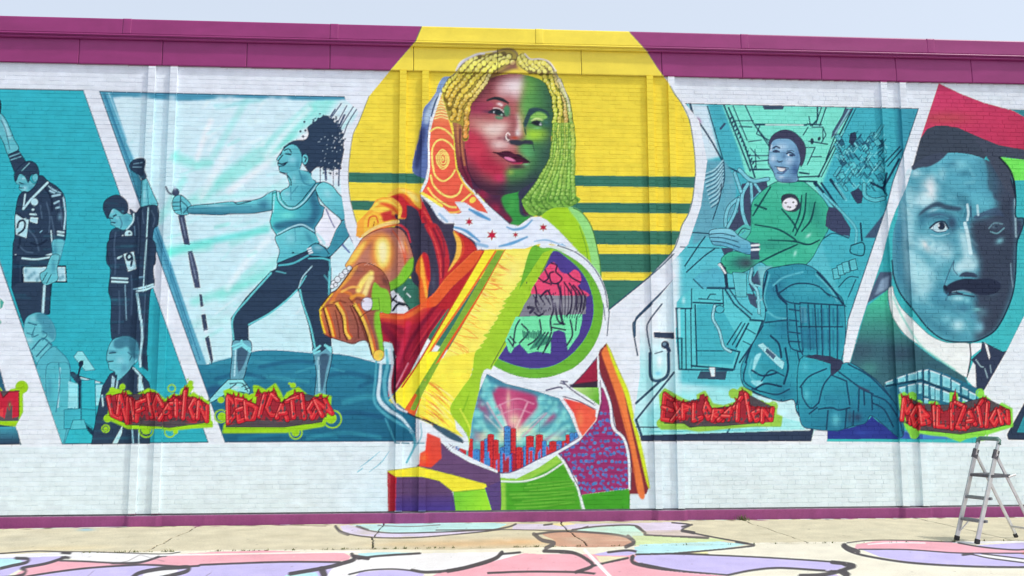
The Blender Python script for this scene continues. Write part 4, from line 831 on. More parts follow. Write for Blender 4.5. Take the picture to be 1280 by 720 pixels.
# head
z(950, 150, 9)
f((122, 172, 204), '100 260 120 220 200 190 340 200 420 260 450 350 460 440 440 520 420 600 420 690 250 700 180 660 150 580 110 500 90 450 100 380', o=(44, 66, 96), ow=.9)
clip('100 260 120 220 200 190 340 200 420 260 450 350 460 440 440 520 420 600 420 690 250 700 180 660 150 580 110 500 90 450 100 380')
b((190, 220, 238), 240, 300, 80, 50, .8); b((200, 224, 242), 150, 430, 40, 50, .8); b((196, 222, 244), 330, 460, 60, 60, .7); b((64, 100, 146), 400, 560, 70, 100, .9); b((70, 104, 146), 120, 560, 40, 60, .7); b((66, 100, 140), 270, 400, 30, 50, .5); b((84, 124, 170), 420, 400, 30, 110, .6); b((80, 110, 150), 300, 680, 110, 36, .8); b((216, 234, 246), 240, 640, 40, 20, .7); b((100, 140, 180), 200, 470, 60, 14, .6)
clip()
f((72, 76, 104), '98 300 110 220 150 160 220 118 290 106 370 126 440 180 495 250 516 330 508 420 480 500 455 520 452 420 430 330 400 270 340 215 260 205 180 210 130 250 112 330', o=(44, 56, 84), ow=.6)
for s, w in (('145 315 180 295 220 310', 2), ('150 350 180 340 215 355', 2.2), ('300 375 340 360 390 395', 2), ('300 350 350 340 380 352', 1), ('195 455 215 470 250 460', 1.6), ('165 515 210 525 260 525 320 540', 1.2), ('100 440 95 500 150 580', 1)):
    l((46, 60, 92), w, s, .9, fe=.2)
b((52, 66, 98), 180, 352, 22, 12, .9, 0, 1); b((52, 66, 98), 350, 395, 28, 14, .9, 12, 1); b((230, 240, 248), 320, 390, 9, 10, 1, 0, 1); f((236, 240, 246), '190 530 240 535 290 545 260 575 215 570', 1, o=(60, 60, 90), ow=.8); l((80, 100, 140), 1.4, '200 590 250 600 300 560', .8); l((190, 210, 228), 1.4, '130 280 125 340', .7)
# gloved hand on the left
z(860, 200, 5.14)
f(((250, 450, 132, 206, 222), (250, 600, 80, 160, 190)), '135 470 155 445 240 438 290 450 330 490 400 530 405 590 380 605 240 555 170 545 145 515', o=DL, ow=.9)
for s in ('140 475 220 470 300 490', '145 495 230 500 320 525', '150 520 240 530 330 560'):
    l(DL, 1, s, .8)
f((70, 88, 116), '405 530 455 530 460 640 400 640', 0); l((226, 240, 246), 1.8, '410 548 455 545'); l((226, 240, 246), 1.8, '410 576 455 574'); f((52, 58, 82), '190 665 210 655 245 690 250 720 225 720', 0); l((226, 236, 242), 1.8, '200 672 230 705')
# seat, box of instruments
z(840, 320, 4.5)
f((84, 180, 200), '120 130 160 95 250 60 290 90 310 180 170 195', 0, fe=.8); l(DL, 1, '120 130 180 190'); f((90, 200, 208), '25 260 60 220 110 185 290 190 440 350 510 360 470 450 360 600 340 645 40 640 20 460', 0); f((66, 178, 192), '140 275 270 275 380 480 340 610 140 610', 0)
for s, w in (('22 296 110 296', 1.4), ('25 300 40 640 340 645', 1.6), ('75 300 80 640', 1.1), ('105 296 110 630', 1.1), ('130 275 140 620', 1.4), ('120 262 285 268', 2.2), ('150 240 270 250', 1), ('110 185 110 290', 1), ('285 190 290 280', 1.1), ('200 180 350 182', 1.8), ('300 190 350 270 440 350', 1.6), ('325 190 380 270 450 330', 1.2), ('440 360 510 365', 1.8), ('390 375 310 500', 1.2), ('410 380 340 500', 1.2), ('430 380 360 515', 1.6), ('510 365 470 470 380 600', 1.6), ('140 535 290 535', 1), ('300 520 380 540 350 630', 1.6), ('25 465 55 465 55 640', 1.4), ('110 620 350 640', 2.4), ('200 240 215 215 245 215', 1), ('400 480 440 500', 1), ('420 410 470 440', 1), ('460 90 440 170 480 250 500 340', 1)):
    l(DL, w, s, .9, sm=0)
l(DL, 4.2, '240 280 230 350 265 420 290 510 330 540'); l((150, 214, 224), 2.6, '240 280 230 350 265 420 290 510 330 540'); b(DL, 268, 300, 28, 24, .9, 0, 1); b((76, 186, 200), 268, 300, 22, 18, 1, 0, 1); l((190, 236, 240), 3, '40 300 42 450', .8, fe=1); b((200, 240, 244), 65, 250, 12, 24, .8)
f((64, 90, 112), '160 650 310 650 300 700 140 694', 0); f((210, 240, 244), '210 630 240 630 240 680 222 680', 0); f((46, 66, 92), '260 40 285 38 310 90 320 180 300 180 290 100', 0); l((226, 238, 244), 1.6, '268 45 300 95')
f((98, 196, 204), '340 90 420 95 420 230 360 230', 0, o=DL); f((72, 92, 118), '430 160 480 80 500 80 500 160 460 200', 0); f((72, 92, 118), '420 210 470 215 480 300 440 270', 0); l(DL, 4.4, '450 70 440 140 480 200 490 320'); l((130, 206, 216), 3, '450 70 440 140 480 200 490 320'); l((130, 206, 216), 2.6, '470 160 510 180 510 240 480 250'); l(DL, .8, '465 155 515 175 515 245', .8)
b((72, 84, 96), 420, 40, 50, 36, .8); f((120, 196, 204), '480 60 565 55 540 150 520 200 500 170', 0, fe=1)
# left side pipes
z(780, 380, 4)
for s, w in (('140 0 60 80 45 120 68 260', 2), ('190 0 130 80 115 130 135 250', 2), ('130 250 135 370 180 385 220 350 222 250', 4), ('60 500 180 390', 3), ('250 345 60 585', 2.6), ('60 585 90 670', 3.4), ('60 620 180 622', 1.6), ('155 250 190 240', 1.6), ('510 660 530 620', 2.4)):
    l((48, 78, 104), w, s, .92, fe=.3)
f((64, 80, 106), '148 142 250 145 252 176 150 170', 0); b((48, 62, 88), 206, 206, 20, 20, 1, 0, 1); b((110, 140, 160), 202, 202, 9, 9, 1, 0, 1); l((56, 76, 104), 5, '215 215 225 235'); b((100, 196, 226), 170, 350, 16, 12, .7); b((250, 252, 254), 178, 290, 16, 40, .8)
# suit and big glove
z(920, 320, 3)
SUIT = '110 60 160 40 250 30 310 60 370 130 405 180 410 330 400 400 480 440 540 520 560 620 470 640 360 650 280 640 230 590 215 540 160 545 40 500 18 430 40 370 100 260 110 200 100 150'
f(((150, 100, 52, 152, 172), (400, 500, 50, 160, 178)), SUIT, o=(40, 70, 100), ow=1.2)
clip(SUIT)
b((70, 178, 192), 60, 430, 50, 70, .7); b((40, 112, 142), 180, 520, 60, 60, .6); b((38, 112, 144), 180, 280, 50, 60, .5); b((44, 120, 150), 300, 300, 60, 60, .5); b((76, 186, 198), 260, 440, 50, 40, .5); b((36, 100, 132), 150, 120, 40, 50, .5); b((80, 190, 202), 280, 120, 80, 30, .4)
f((160, 226, 232), '82 335 100 328 180 400 175 425 150 405', 0); f((78, 104, 130), '115 345 150 375 140 390 110 360', 0); f((160, 228, 234), '70 380 95 365 80 400 62 440', fe=.6); f((150, 222, 230), '55 470 100 470 80 490', fe=.6)
for s in ('125 70 105 150 115 200', '300 70 350 120 380 170', '250 60 180 80 140 110', '120 210 150 230 190 235', '60 390 50 440 75 480', '250 400 300 385 350 400', '255 420 250 480 290 520', '320 450 350 470 340 520', '240 560 300 600 380 610', '410 420 450 450 500 500', '420 460 470 500 510 560'):
    l((112, 206, 216), 2.2, s, .6, fe=.8)
for s in ('118 60 100 150 112 205', '305 62 365 128 402 182', '100 262 60 330 36 400', '215 545 232 592 280 640', '40 500 150 545 212 540', '190 180 160 150 150 110', '130 300 160 330 170 380', '185 345 195 420 180 480', '60 430 100 450 150 440', '70 500 110 480 170 490', '255 455 290 470 310 520', '275 420 300 450 305 500', '330 520 360 560 350 620', '400 440 420 520 400 600', '440 470 460 540 450 610'):
    l((30, 62, 94), 1.8, s, .9)
for s in ('160 140 220 105 300 110 350 150', '150 130 190 170 240 180', '110 250 190 240', '190 180 200 330 240 360', '220 180 235 330 250 370', '230 360 250 470 225 560', '240 190 250 360', '270 180 280 350', '295 180 305 370', '320 185 325 370', '350 185 352 380', '380 185 380 390', '235 265 400 265', '240 175 400 185', '200 200 235 205', '200 240 235 245', '200 285 240 290', '200 320 240 322', '40 400 30 470 90 510', '95 470 130 430 180 450', '60 500 150 520 200 500', '300 380 260 400 240 480', '310 480 330 430 360 420', '360 400 400 400', '215 540 210 600', '170 540 175 600'):
    l((36, 74, 104), 1.3, s, .9)
f((62, 70, 98), '255 372 330 372 400 390 380 440 355 430 360 395 290 390', 0); f((96, 150, 172), '240 190 262 190 266 250 244 250', 0, a=.5); f((44, 124, 152), '240 270 300 270 300 350 245 345', 0, a=.6)
for i in range(8):
    l((44, 116, 146), 2.4, [250 + i * 19, 200, 252 + i * 19, 255], .6, fe=.6); l((44, 116, 146), 2.4, [250 + i * 19, 280, 252 + i * 19, 350], .6, fe=.6)
clip()
clip()
z(0, 0, 1)
f((58, 74, 100), '800 546 806 545 1013 538 1013 534 1018 534 1014 552 801 553', 0); l((80, 190, 200), 1, '812 541 1005 536', .7); f((168, 236, 236), '970 520 1010 530 1006 536 960 538', 0)
# machine detail on the right of the cabin
z(980, 120, 5.14)
RN2 = np.random.default_rng(11)
for s, w in (('215 70 215 150 180 190', 1.4), ('270 75 230 190', 1.1), ('240 75 205 180', .9), ('395 80 270 410', 1.2), ('440 85 220 520', 1.4), ('460 85 240 520', .9), ('180 200 250 200 250 290', 1), ('160 290 280 310', 1.2), ('140 330 200 330 150 440', 1), ('180 390 240 390', 1), ('100 490 160 500', 1.6), ('90 520 230 515', 1.4), ('90 545 210 550', 2.4), ('150 180 240 185', 1.4), ('160 130 170 190', 1), ('250 200 270 250 240 300', .9)):
    l((26, 66, 90), w, s, .95, sm=0)
f((74, 98, 124), '400 80 440 84 350 220 300 280 310 230', 0); l((150, 220, 226), 1.4, '420 90 330 240', .7, sm=0); b((46, 70, 92), 180, 290, 12, 20, 1, 0, 1); b((46, 70, 92), 226, 274, 10, 14, 1, 20, 1); b((120, 226, 210), 200, 240, 30, 20, .8)
for i in range(26):
    x, y = RN2.uniform(320, 620), RN2.uniform(250, 560)
    u = RN2.uniform(30, 90)
    k = RN2.choice([-1, 1], p=[.4, .6])
    pts = [x, y, x + u * .55, y + u * .8 * k]
    l((26, 66, 92), 4.6, pts, .85, sm=0); l((88, 196, 206), 3, pts, .9, sm=0)
for i in range(16):
    x, y = RN2.uniform(330, 600), RN2.uniform(260, 540)
    f([(56, 150, 170), (92, 202, 210), (44, 104, 128)][i % 3], [x, y, x + 30, y - 16, x + 50, y + 18, x + 20, y + 36], 0, o=(36, 88, 112), ow=.8)
for i in range(120):
    x, y = RN2.uniform(330, 640), RN2.uniform(240, 600)
    u = RN2.uniform(14, 50); k = RN2.choice([-1, 1])
    l([(34, 84, 108), (120, 214, 220), (40, 100, 124)][i % 3], .9, [x, y, x + u * .6, y + u * .8 * k], .85, sm=0)
f((52, 70, 98), '425 240 460 230 470 270 440 320 415 300', 0); f((60, 72, 102), '425 620 480 590 510 630 500 690 470 696 445 660', 0)
l((36, 80, 106), 6, '515 570 520 640 580 670 640 660'); l((92, 196, 206), 4, '515 570 520 640 580 670 640 660')
for s, w in (('650 430 745 330', 1.2), ('665 455 755 350', 1.2), ('740 410 640 590', 3), ('560 560 640 600 660 500', 3), ('300 540 390 660', 4), ('200 560 330 720', 5), ('240 560 350 720', 2), ('630 590 660 640', 2)):
    l((26, 64, 92), w, s, .95, sm=0)
l((110, 206, 214), 3, '210 590 320 730', .9); l((110, 206, 214), 2, '330 560 400 670', .8)
z(1030, 200, 3.275)
f((70, 80, 110), '20 190 60 200 110 280 105 320 30 290 5 270 10 220', 0); f((70, 96, 124), '165 320 250 215 240 260 210 320', 0, fe=.5); l(DL, 3.4, '0 140 80 220 130 280 130 340'); l((100, 196, 206), 2, '0 140 80 220 130 280 130 340'); l(DL, 2.4, '150 260 155 330'); l(DL, 1.1, '110 350 160 340 160 390 110 380 110 350'); f((72, 180, 192), '5 300 100 310 110 360 60 420 20 420 0 380', 0, a=.6)
for x, y in ((45, 465), (65, 450), (85, 440), (115, 430)):
    f((94, 196, 206), [x - 12, y - 18, x + 14, y - 26, x + 22, y + 18, x - 4, y + 24], 0, o=DL, ow=1)
for s in ('0 320 40 300 100 320', '60 520 100 480 140 480', '100 560 130 490', '0 540 60 570 90 600'):
    l(DL, 1, s, .8)
# ---------- white strip, then the portrait panel
z(0, 0, 1)
f(WHT, '1148 137 1152 122 1173 106 1164 140 1150 176 1141 205 1140 213 1132 237 1121 260 1113 280 1108 300 1102 325 1082 385 1073 410 1067 440 1063 452 1054 452 1056 430 1060 400 1095 297 1109 256 1116 228 1130 190', 0)
f(WHT, '1018 538 1035 538 1032 553 1014 553', 0)
for s in ('1148 137 1130 190 1116 228 1109 256 1095 297 1060 400 1056 430',):
    l((50, 96, 120), .9, s, .9, sm=0)
P4 = '1173.5 106 1200 119 1230 131 1262 140 1520 152 1520 560 1280 395 1260 435 1230 487 1225 552 1033 552 1066 440 1074 410 1082 385 1102 325 1108 300 1113 280 1120 262 1132 237 1140 212 1150 176'
f((62, 184, 190), P4, 0)
l((70, 90, 100), .8, '1262 140 1300 142', .9, sm=0)
clip(P4, 0)
f(((1170, 110, 214, 66, 112), (1280, 200, 196, 56, 92)), '1160 100 1300 155 1520 220 1520 250 1280 202 1200 165 1140 185 1140 170', 0); f((60, 140, 150), '1262 139 1300 140 1300 160 1281 150', 0); b((186, 84, 80), 1180, 150, 40, 10, .6)
# face
z(1090, 150, 4.8)
f((70, 82, 98), '330 60 380 40 440 40 520 55 640 110 760 160 912 190 912 250 760 230 700 200 640 300 240 300 245 210 280 130', 0)
f((120, 236, 96), '765 232 912 250 912 372 850 372 820 300', 0); l((30, 50, 66), 2, '760 230 820 300 850 370 860 470', .95)
z(1130, 230, 4.8)
HD = '-10 20 10 -60 40 -100 160 -170 300 -180 430 -160 560 -100 640 -20 668 90 668 200 715 210 716 250 690 320 676 370 668 560 640 700 560 860 470 925 390 945 250 935 150 870 60 760 -20 660 -60 560 -70 460 -66 300 -40 200 -30 100'
f((84, 164, 182), HD)
clip(HD)
f((98, 184, 200), '180 -170 430 -170 560 -60 540 130 430 130 360 60 240 0 160 -60', fe=3)
f((226, 240, 242), '120 -20 190 -40 200 40 190 110 130 130 60 120 100 60', fe=5, a=.8); f((190, 232, 238), '0 60 60 30 70 160 60 330 100 470 180 520 170 640 100 700 20 600 -30 420 -20 200', fe=6, a=.75); f((206, 238, 242), '90 330 180 330 260 360 300 420 250 460 170 430 110 390', fe=5, a=.7); f((214, 242, 246), '330 300 372 290 400 380 440 460 430 520 380 530 330 520 310 480 350 440', fe=4, a=.75); f((70, 150, 174), '240 -150 420 -150 520 -60 520 60 440 90 330 40 260 0', fe=8, a=.4); f((64, 140, 166), '300 560 262 600 236 680 200 760 150 700 200 600', fe=5, a=.5); b((230, 238, 240), 160, 40, 26, 70, .95); b((196, 234, 240), 120, 110, 60, 40, .8); b((200, 232, 238), 70, -60, 40, 30, .7); b((70, 150, 172), 240, -20, 60, 40, .5); b((150, 222, 230), 330, -110, 60, 40, .6); b((80, 160, 180), 400, 30, 90, 40, .5)
b((60, 140, 170), -30, 300, 24, 160, .7); b((70, 150, 176), -20, 520, 26, 120, .6); b((186, 232, 238), 100, 360, 60, 50, .6); b((236, 226, 222), 130, 370, 20, 40, .7, -30); b((180, 230, 236), 60, 560, 60, 90, .6); b((176, 228, 236), 250, 380, 50, 60, .6); b((150, 214, 226), 200, 480, 50, 60, .5)
f((66, 78, 98), '560 -90 640 -20 672 90 672 200 720 210 716 260 680 380 670 560 640 700 560 870 470 930 420 930 450 840 430 740 420 640 440 560 450 470 430 420 400 320 395 240 420 215 520 190 560 140 545 40', fe=4.5)
b((90, 120, 140), 660, 200, 10, 150, .5); b((84, 104, 124), 560, 250, 60, 30, .6); b((120, 190, 200), 575, 345, 30, 20, .85, -30); b((96, 134, 150), 520, 640, 40, 40, .5); b((100, 150, 166), 470, 770, 40, 40, .6); l((120, 150, 166), 1.6, '640 480 645 560 655 620', .8, fe=.4)
l((190, 232, 238), 2.4, '666 100 668 200 672 320', .6, fe=.6)
z(1090, 150, 4.8)
f((72, 84, 104), '240 300 244 210 280 130 330 60 440 38 520 52 590 100 530 135 480 165 445 215 400 255 340 285 285 290', fe=.9)
f((76, 88, 104), '510 50 640 108 760 158 930 190 930 246 800 232 765 230 740 250 745 420 700 420 690 300 660 220 600 150 540 125', fe=1.6)
f((72, 84, 104), '640 150 770 228 826 300 852 380 852 480 735 480 722 340 690 250', fe=1.4); l((60, 64, 80), 1.6, '460 60 480 110 475 150', .5, fe=1); b((96, 130, 146), 300, 180, 30, 40, .4); b((110, 150, 160), 380, 100, 40, 30, .3)
b((190, 232, 238), 420, 330, 30, 50, .45); b((56, 124, 148), 560, 330, 50, 24, .6); b((60, 130, 156), 480, 270, 40, 30, .5); b((150, 214, 224), 610, 200, 30, 40, .4)
z(1130, 230, 4.8)
RN3 = np.random.default_rng(5)
for i in range(150):
    x, y = RN3.uniform(-40, 420), RN3.uniform(-120, 860)
    an = RN3.normal(.5, .5); ln = RN3.uniform(20, 70)
    l([(60, 132, 156), (150, 216, 226), (70, 150, 172)][i % 3], RN3.uniform(2, 5), [x, y, x + ln * math.cos(an), y + ln * math.sin(an)], .22, fe=1.6)
for c, p, fe_, al in (((50, 110, 136), '80 200 130 170 200 180 270 190 320 240 300 300 240 310 300 260 230 215 150 220 100 260', 3, .6), ((54, 118, 144), '-60 300 -20 200 0 330 10 500 60 660 0 640 -60 500', 5, .6), ((60, 124, 148), '230 320 330 330 300 400 240 380', 5, .4), ((56, 120, 146), '200 690 300 700 400 720 380 770 260 750', 5, .5), ((60, 128, 150), '60 760 150 850 260 920 400 930 300 880 160 800', 5, .7), ((52, 110, 134), '300 60 380 90 400 200 360 240 330 180 340 130', 4, .5), ((58, 126, 150), '430 -140 540 -80 560 60 520 120 480 20', 6, .5), ((180, 230, 236), '60 430 110 440 150 520 120 560 70 500', 4, .5)):
    f(c, p, fe=fe_, a=al)
# brow lines, nose, mouth
f((60, 84, 106), '85 195 110 160 160 125 205 110 260 130 340 145 330 165 260 160 200 142 150 155 110 180', fe=1.4, a=.9); f((70, 90, 118), '420 200 480 170 560 150 600 200 560 195 490 195 440 215', fe=.8, a=.7)
for s, w, c in (('380 130 386 180 380 220', 3, (214, 240, 244)), ('440 135 445 190', 3, (190, 228, 234)), ('400 140 402 200', 2, (56, 92, 118)), ('366 240 384 320 400 420', 4.4, (212, 240, 244)), ('300 460 270 530 240 610', 1.2, (56, 96, 122)), ('365 150 350 200', 2, (80, 160, 178))):
    l(c, w, s, .85, fe=.6)
b((56, 72, 100), 285, 240, 36, 50, .75); b((70, 100, 130), 200, 190, 70, 20, .7); b((200, 234, 240), 180, 160, 40, 10, .5, -20)
f((190, 222, 230), '158 265 200 235 240 235 262 270 230 290 190 285', 1); b((44, 60, 84), 225, 256, 22, 24, 1, 0, 1); b((230, 244, 248), 208, 252, 6, 7, 1, 0, 1); l((44, 70, 96), 1.6, '155 266 195 234 240 230 266 268'); l((70, 110, 136), 1, '165 275 200 292 250 288'); l((80, 150, 172), 1.2, '110 260 150 215 210 195 265 210', .8, fe=.3); l((90, 160, 180), 1.6, '95 290 110 250', .6, fe=.5); l((176, 222, 230), 1.4, '160 305 210 315 270 300', .6, fe=.5)
l((110, 150, 164), 1.2, '510 270 540 240 590 245', .8); b((110, 150, 164), 545, 262, 20, 12, .7); b((50, 62, 84), 552, 260, 12, 10, .9); l((120, 180, 190), 1.2, '520 290 560 300 600 270', .7)
b((196, 234, 240), 330, 510, 40, 34, .8); b((190, 230, 238), 420, 480, 24, 40, .6); f((64, 80, 104), '330 555 360 530 420 535 440 560 400 560 360 558', fe=.8); l((60, 90, 116), 1.2, '300 470 296 510 320 545', .8, fe=.4)
f((62, 74, 98), '245 640 262 612 310 585 370 572 430 575 500 570 560 600 520 640 440 660 400 650 340 640 290 655 260 660', fe=.5); b((40, 52, 76), 246, 622, 12, 16, 1, 0, 1); l((50, 64, 90), 1.4, '262 660 300 650 350 660'); l((180, 220, 228), 1.6, '285 640 330 630 390 640', .9, fe=.3)
f((50, 60, 84), '240 642 262 608 310 582 372 568 440 572 520 570 580 600 560 650 480 668 420 655 350 636 292 652 258 664', fe=.35)
b((30, 42, 64), 250, 630, 12, 14, 1, 0, 1); l((120, 160, 176), 1, '290 648 340 640 400 652', .8); l((44, 58, 82), 1.4, '262 668 320 662 420 676', .9)
z(1170, 320, 7.2)
b((170, 226, 232), 200, 380, 70, 30, .9); b((140, 214, 224), 280, 400, 30, 24, .7); b((70, 130, 158), 250, 470, 40, 30, .7); b((130, 216, 220), 370, 480, 40, 16, .8); b((190, 234, 240), 200, 620, 70, 60, .9); b((130, 206, 222), 390, 640, 50, 60, .8); b((80, 140, 166), 340, 540, 40, 30, .6); b((90, 170, 196), 60, 340, 40, 50, .6); l((66, 120, 146), 1.4, '110 330 100 370 90 400', .8, fe=.5); b((156, 222, 232), 100, 560, 40, 40, .5)
z(0, 0, 1); clip(P4, 0)
z(1090, 150, 4.8)
f((76, 86, 104), '600 110 660 125 770 170 940 195 940 252 800 232 765 232 830 310 862 470 800 420 720 280 660 190', 0, fe=.5)
f((120, 236, 96), '765 232 940 254 940 372 852 372 820 300', 0); l((34, 48, 66), 1.8, '765 234 822 300 850 370 862 470', .9)
z(1130, 230, 4.8)
l((38, 56, 80), 1.4, '640 -20 670 90 670 200 715 212 716 250 690 320 676 370 668 560 640 700 560 860 470 925 390 945 250 935 150 870 60 760 -20 660 -60 560 -72 460', .9)
b((60, 70, 96), 695, 270, 14, 40, .9)
# hat brim shade and collar, coat
z(1060, 340, 4.5)
f((84, 104, 130), '100 180 160 40 180 0 248 0 245 80 225 100', 0, fe=.5); f((150, 180, 204), '150 130 190 40 235 20 225 90', 0, fe=1, a=.8)
f(((150, 150, 72, 200, 160), (150, 420, 64, 110, 122)), '95 230 110 190 225 100 225 180 262 260 300 340 400 420 480 480 660 590 720 720 -60 760 0 560', 0)
b((66, 96, 112), 80, 450, 80, 60, .8); b((80, 160, 146), 120, 540, 60, 50, .5); b((60, 84, 104), 300, 460, 100, 50, .8); b((56, 100, 120), 500, 520, 90, 30, .6)
f((236, 242, 240), '225 105 250 80 262 130 300 200 360 262 410 310 470 360 560 395 680 400 688 460 680 560 665 588 600 550 480 470 400 410 330 360 280 300 240 220', 1, o=(60, 130, 130), ow=.8)
l((150, 220, 206), 2.4, '255 140 300 240 400 400 480 465 600 545', .8, fe=.8); f((236, 242, 244), '690 400 750 396 752 425 695 470', 0); l((36, 56, 80), 1.1, '685 400 690 480 670 590'); f((236, 242, 244), '705 500 720 520 724 660 668 600 690 540', 0)
f((60, 72, 98), '755 390 800 410 870 445 900 440 880 480 830 590 760 660 724 660 718 520 695 490 750 440', 0, o=(40, 56, 80), ow=.8); f((228, 236, 240), '768 392 785 410 800 470 795 490 780 440', 0); l((150, 180, 190), 1, '720 490 745 525 760 530', .9); l((150, 180, 190), 1, '770 540 785 590', .8); l((150, 180, 190), 1, '800 520 805 560', .7)
# building drawing
z(1060, 440, 5.14)
f((46, 118, 144), '235 210 310 160 470 110 520 100 640 140 830 225 830 300 740 400 480 400 300 420 240 300', 0)
LW = (140, 216, 226)
for p in ('242 195 285 178 290 210 250 225', '320 165 368 148 370 192 322 208', '388 142 440 128 442 180 388 190', '452 122 470 118 470 175 454 176', '488 118 512 112 512 188 490 184', '530 118 590 138 588 210 530 194', '608 146 655 166 655 226 610 214', '668 178 718 204 718 258 668 238', '735 222 768 238 768 276 735 264', '780 250 822 270 820 304 782 290', '455 200 472 200 472 260 456 262', '490 204 514 210 514 280 490 276', '532 218 556 226 556 300 534 296', '564 232 588 238 588 306 564 302', '612 246 652 262 650 320 612 310', '668 270 716 288 714 340 668 330', '738 296 765 306 762 350 738 340', '330 230 368 220 366 290 334 296', '388 212 440 200 440 262 390 270', '490 296 514 300 514 350 490 350'):
    f(LW, p, 0); 
    q = np.array(p.split(), float).reshape(-1, 2).mean(0)
    b((90, 180, 196), q[0] + 4, q[1] + 6, 18, 20, .6); l((232, 246, 248), .9, ' '.join(p.split()[:4]), .8, sm=0)
l((30, 80, 106), 2, '250 215 470 175 830 320', 1, sm=0); l((30, 70, 100), 1.4, '484 110 484 320', 1, sm=0)
f((74, 130, 200), '350 500 700 500 720 540 740 552 350 556', 0); f((54, 74, 160), '300 520 480 500 480 556 250 556', 0, a=.6)
clip()
# glove
z(1000, 420, 5.143)
GL = '0 150 190 160 240 190 300 170 360 190 500 290 590 400 640 480 668 560 660 640 620 640 560 590 460 510 420 560 330 580 240 608 100 600 0 540'
f(((100, 250, 54, 164, 182), (300, 590, 40, 120, 150)), GL, o=(36, 70, 100), ow=1.1)
clip(GL)
for s in ('0 330 60 260 170 210', '10 330 20 400 70 465 120 430', '120 430 150 320 200 250', '120 470 200 460 250 475 320 460', '300 300 320 440', '200 250 300 290', '380 340 375 480', '410 340 415 440', '460 370 465 470', '250 230 400 340 470 370', '310 180 450 260 600 410', '470 380 560 420 640 540 660 620', '470 430 540 470 600 580', '180 480 170 600', '300 470 290 590', '345 480 340 590', '60 500 110 460'):
    l((34, 72, 104), 1.4, s, .9)
f((64, 78, 108), '360 310 450 350 440 360 380 335', 0, fe=.3); b((60, 64, 96), 370, 520, 30, 30, .7); b((66, 80, 106), 320, 520, 20, 50, .6); b((120, 216, 224), 230, 540, 34, 50, .6); b((110, 206, 216), 40, 380, 24, 40, .5); b((96, 200, 212), 30, 200, 26, 40, .5); b((40, 110, 140), 180, 400, 60, 40, .3)
clip()
f((62, 70, 98), '22 135 100 118 200 130 280 165 260 215 215 250 195 250 195 180 100 150', 0)
f((52, 66, 150), '175 608 240 612 330 585 420 562 460 512 560 590 640 660 175 664', 0); b((60, 90, 180), 400, 620, 60, 20, .5)
# dark prow at the right edge
z(1060, 440, 5.14)
f((56, 72, 96), '1131 320 1250 120 2400 120 2400 553 1030 553 1020 520', 0); f((50, 150, 166), '1131 402 1300 200 2400 200 2400 505 1085 505', 0)
z(0, 0, 1)
f(WHT, '1262 142 1280 395 1280 150', 0, a=0)
# ---------- lettered tags: lime cloud, grey depth, red letters
FONT = {'U': [((0, 0), (0, 1), (1, 1), (1, 0))], 'N': [((0, 1), (0, 0), (1, 1), (1, 0))], 'I': [((.5, 0), (.5, 1))], 'F': [((1, 0), (0, 0), (0, 1)), ((0, .5), (.8, .5))],
        'C': [((1, .1), (.3, 0), (0, .5), (.3, 1), (1, .9))], 'A': [((0, 1), (.5, 0), (1, 1)), ((.2, .65), (.8, .65))], 'T': [((0, .12), (1, .12)), ((.5, .1), (.5, 1))],
        'O': [((.5, 0), (0, .5), (.5, 1), (1, .5), (.5, 0))], 'D': [((0, 0), (0, 1), (.7, .9), (1, .5), (.7, .1), (0, 0))], 'E': [((1, 0), (0, 0), (0, 1), (1, 1)), ((0, .5), (.8, .5))],
        'X': [((0, 0), (1, 1)), ((1, 0), (0, 1))], 'P': [((0, 1), (0, 0), (1, .2), (0, .55))], 'L': [((0, 0), (0, 1), (1, .95))], 'R': [((0, 1), (0, 0), (1, .2), (0, .5), (1, 1))],
        'M': [((0, 1), (0, 0), (.5, .6), (1, 0), (1, 1))], 'B': [((0, 0), (0, 1), (1, .75), (0, .5), (.9, .25), (0, 0))], 'Z': [((0, 0), (1, 0), (0, 1), (1, 1))]}
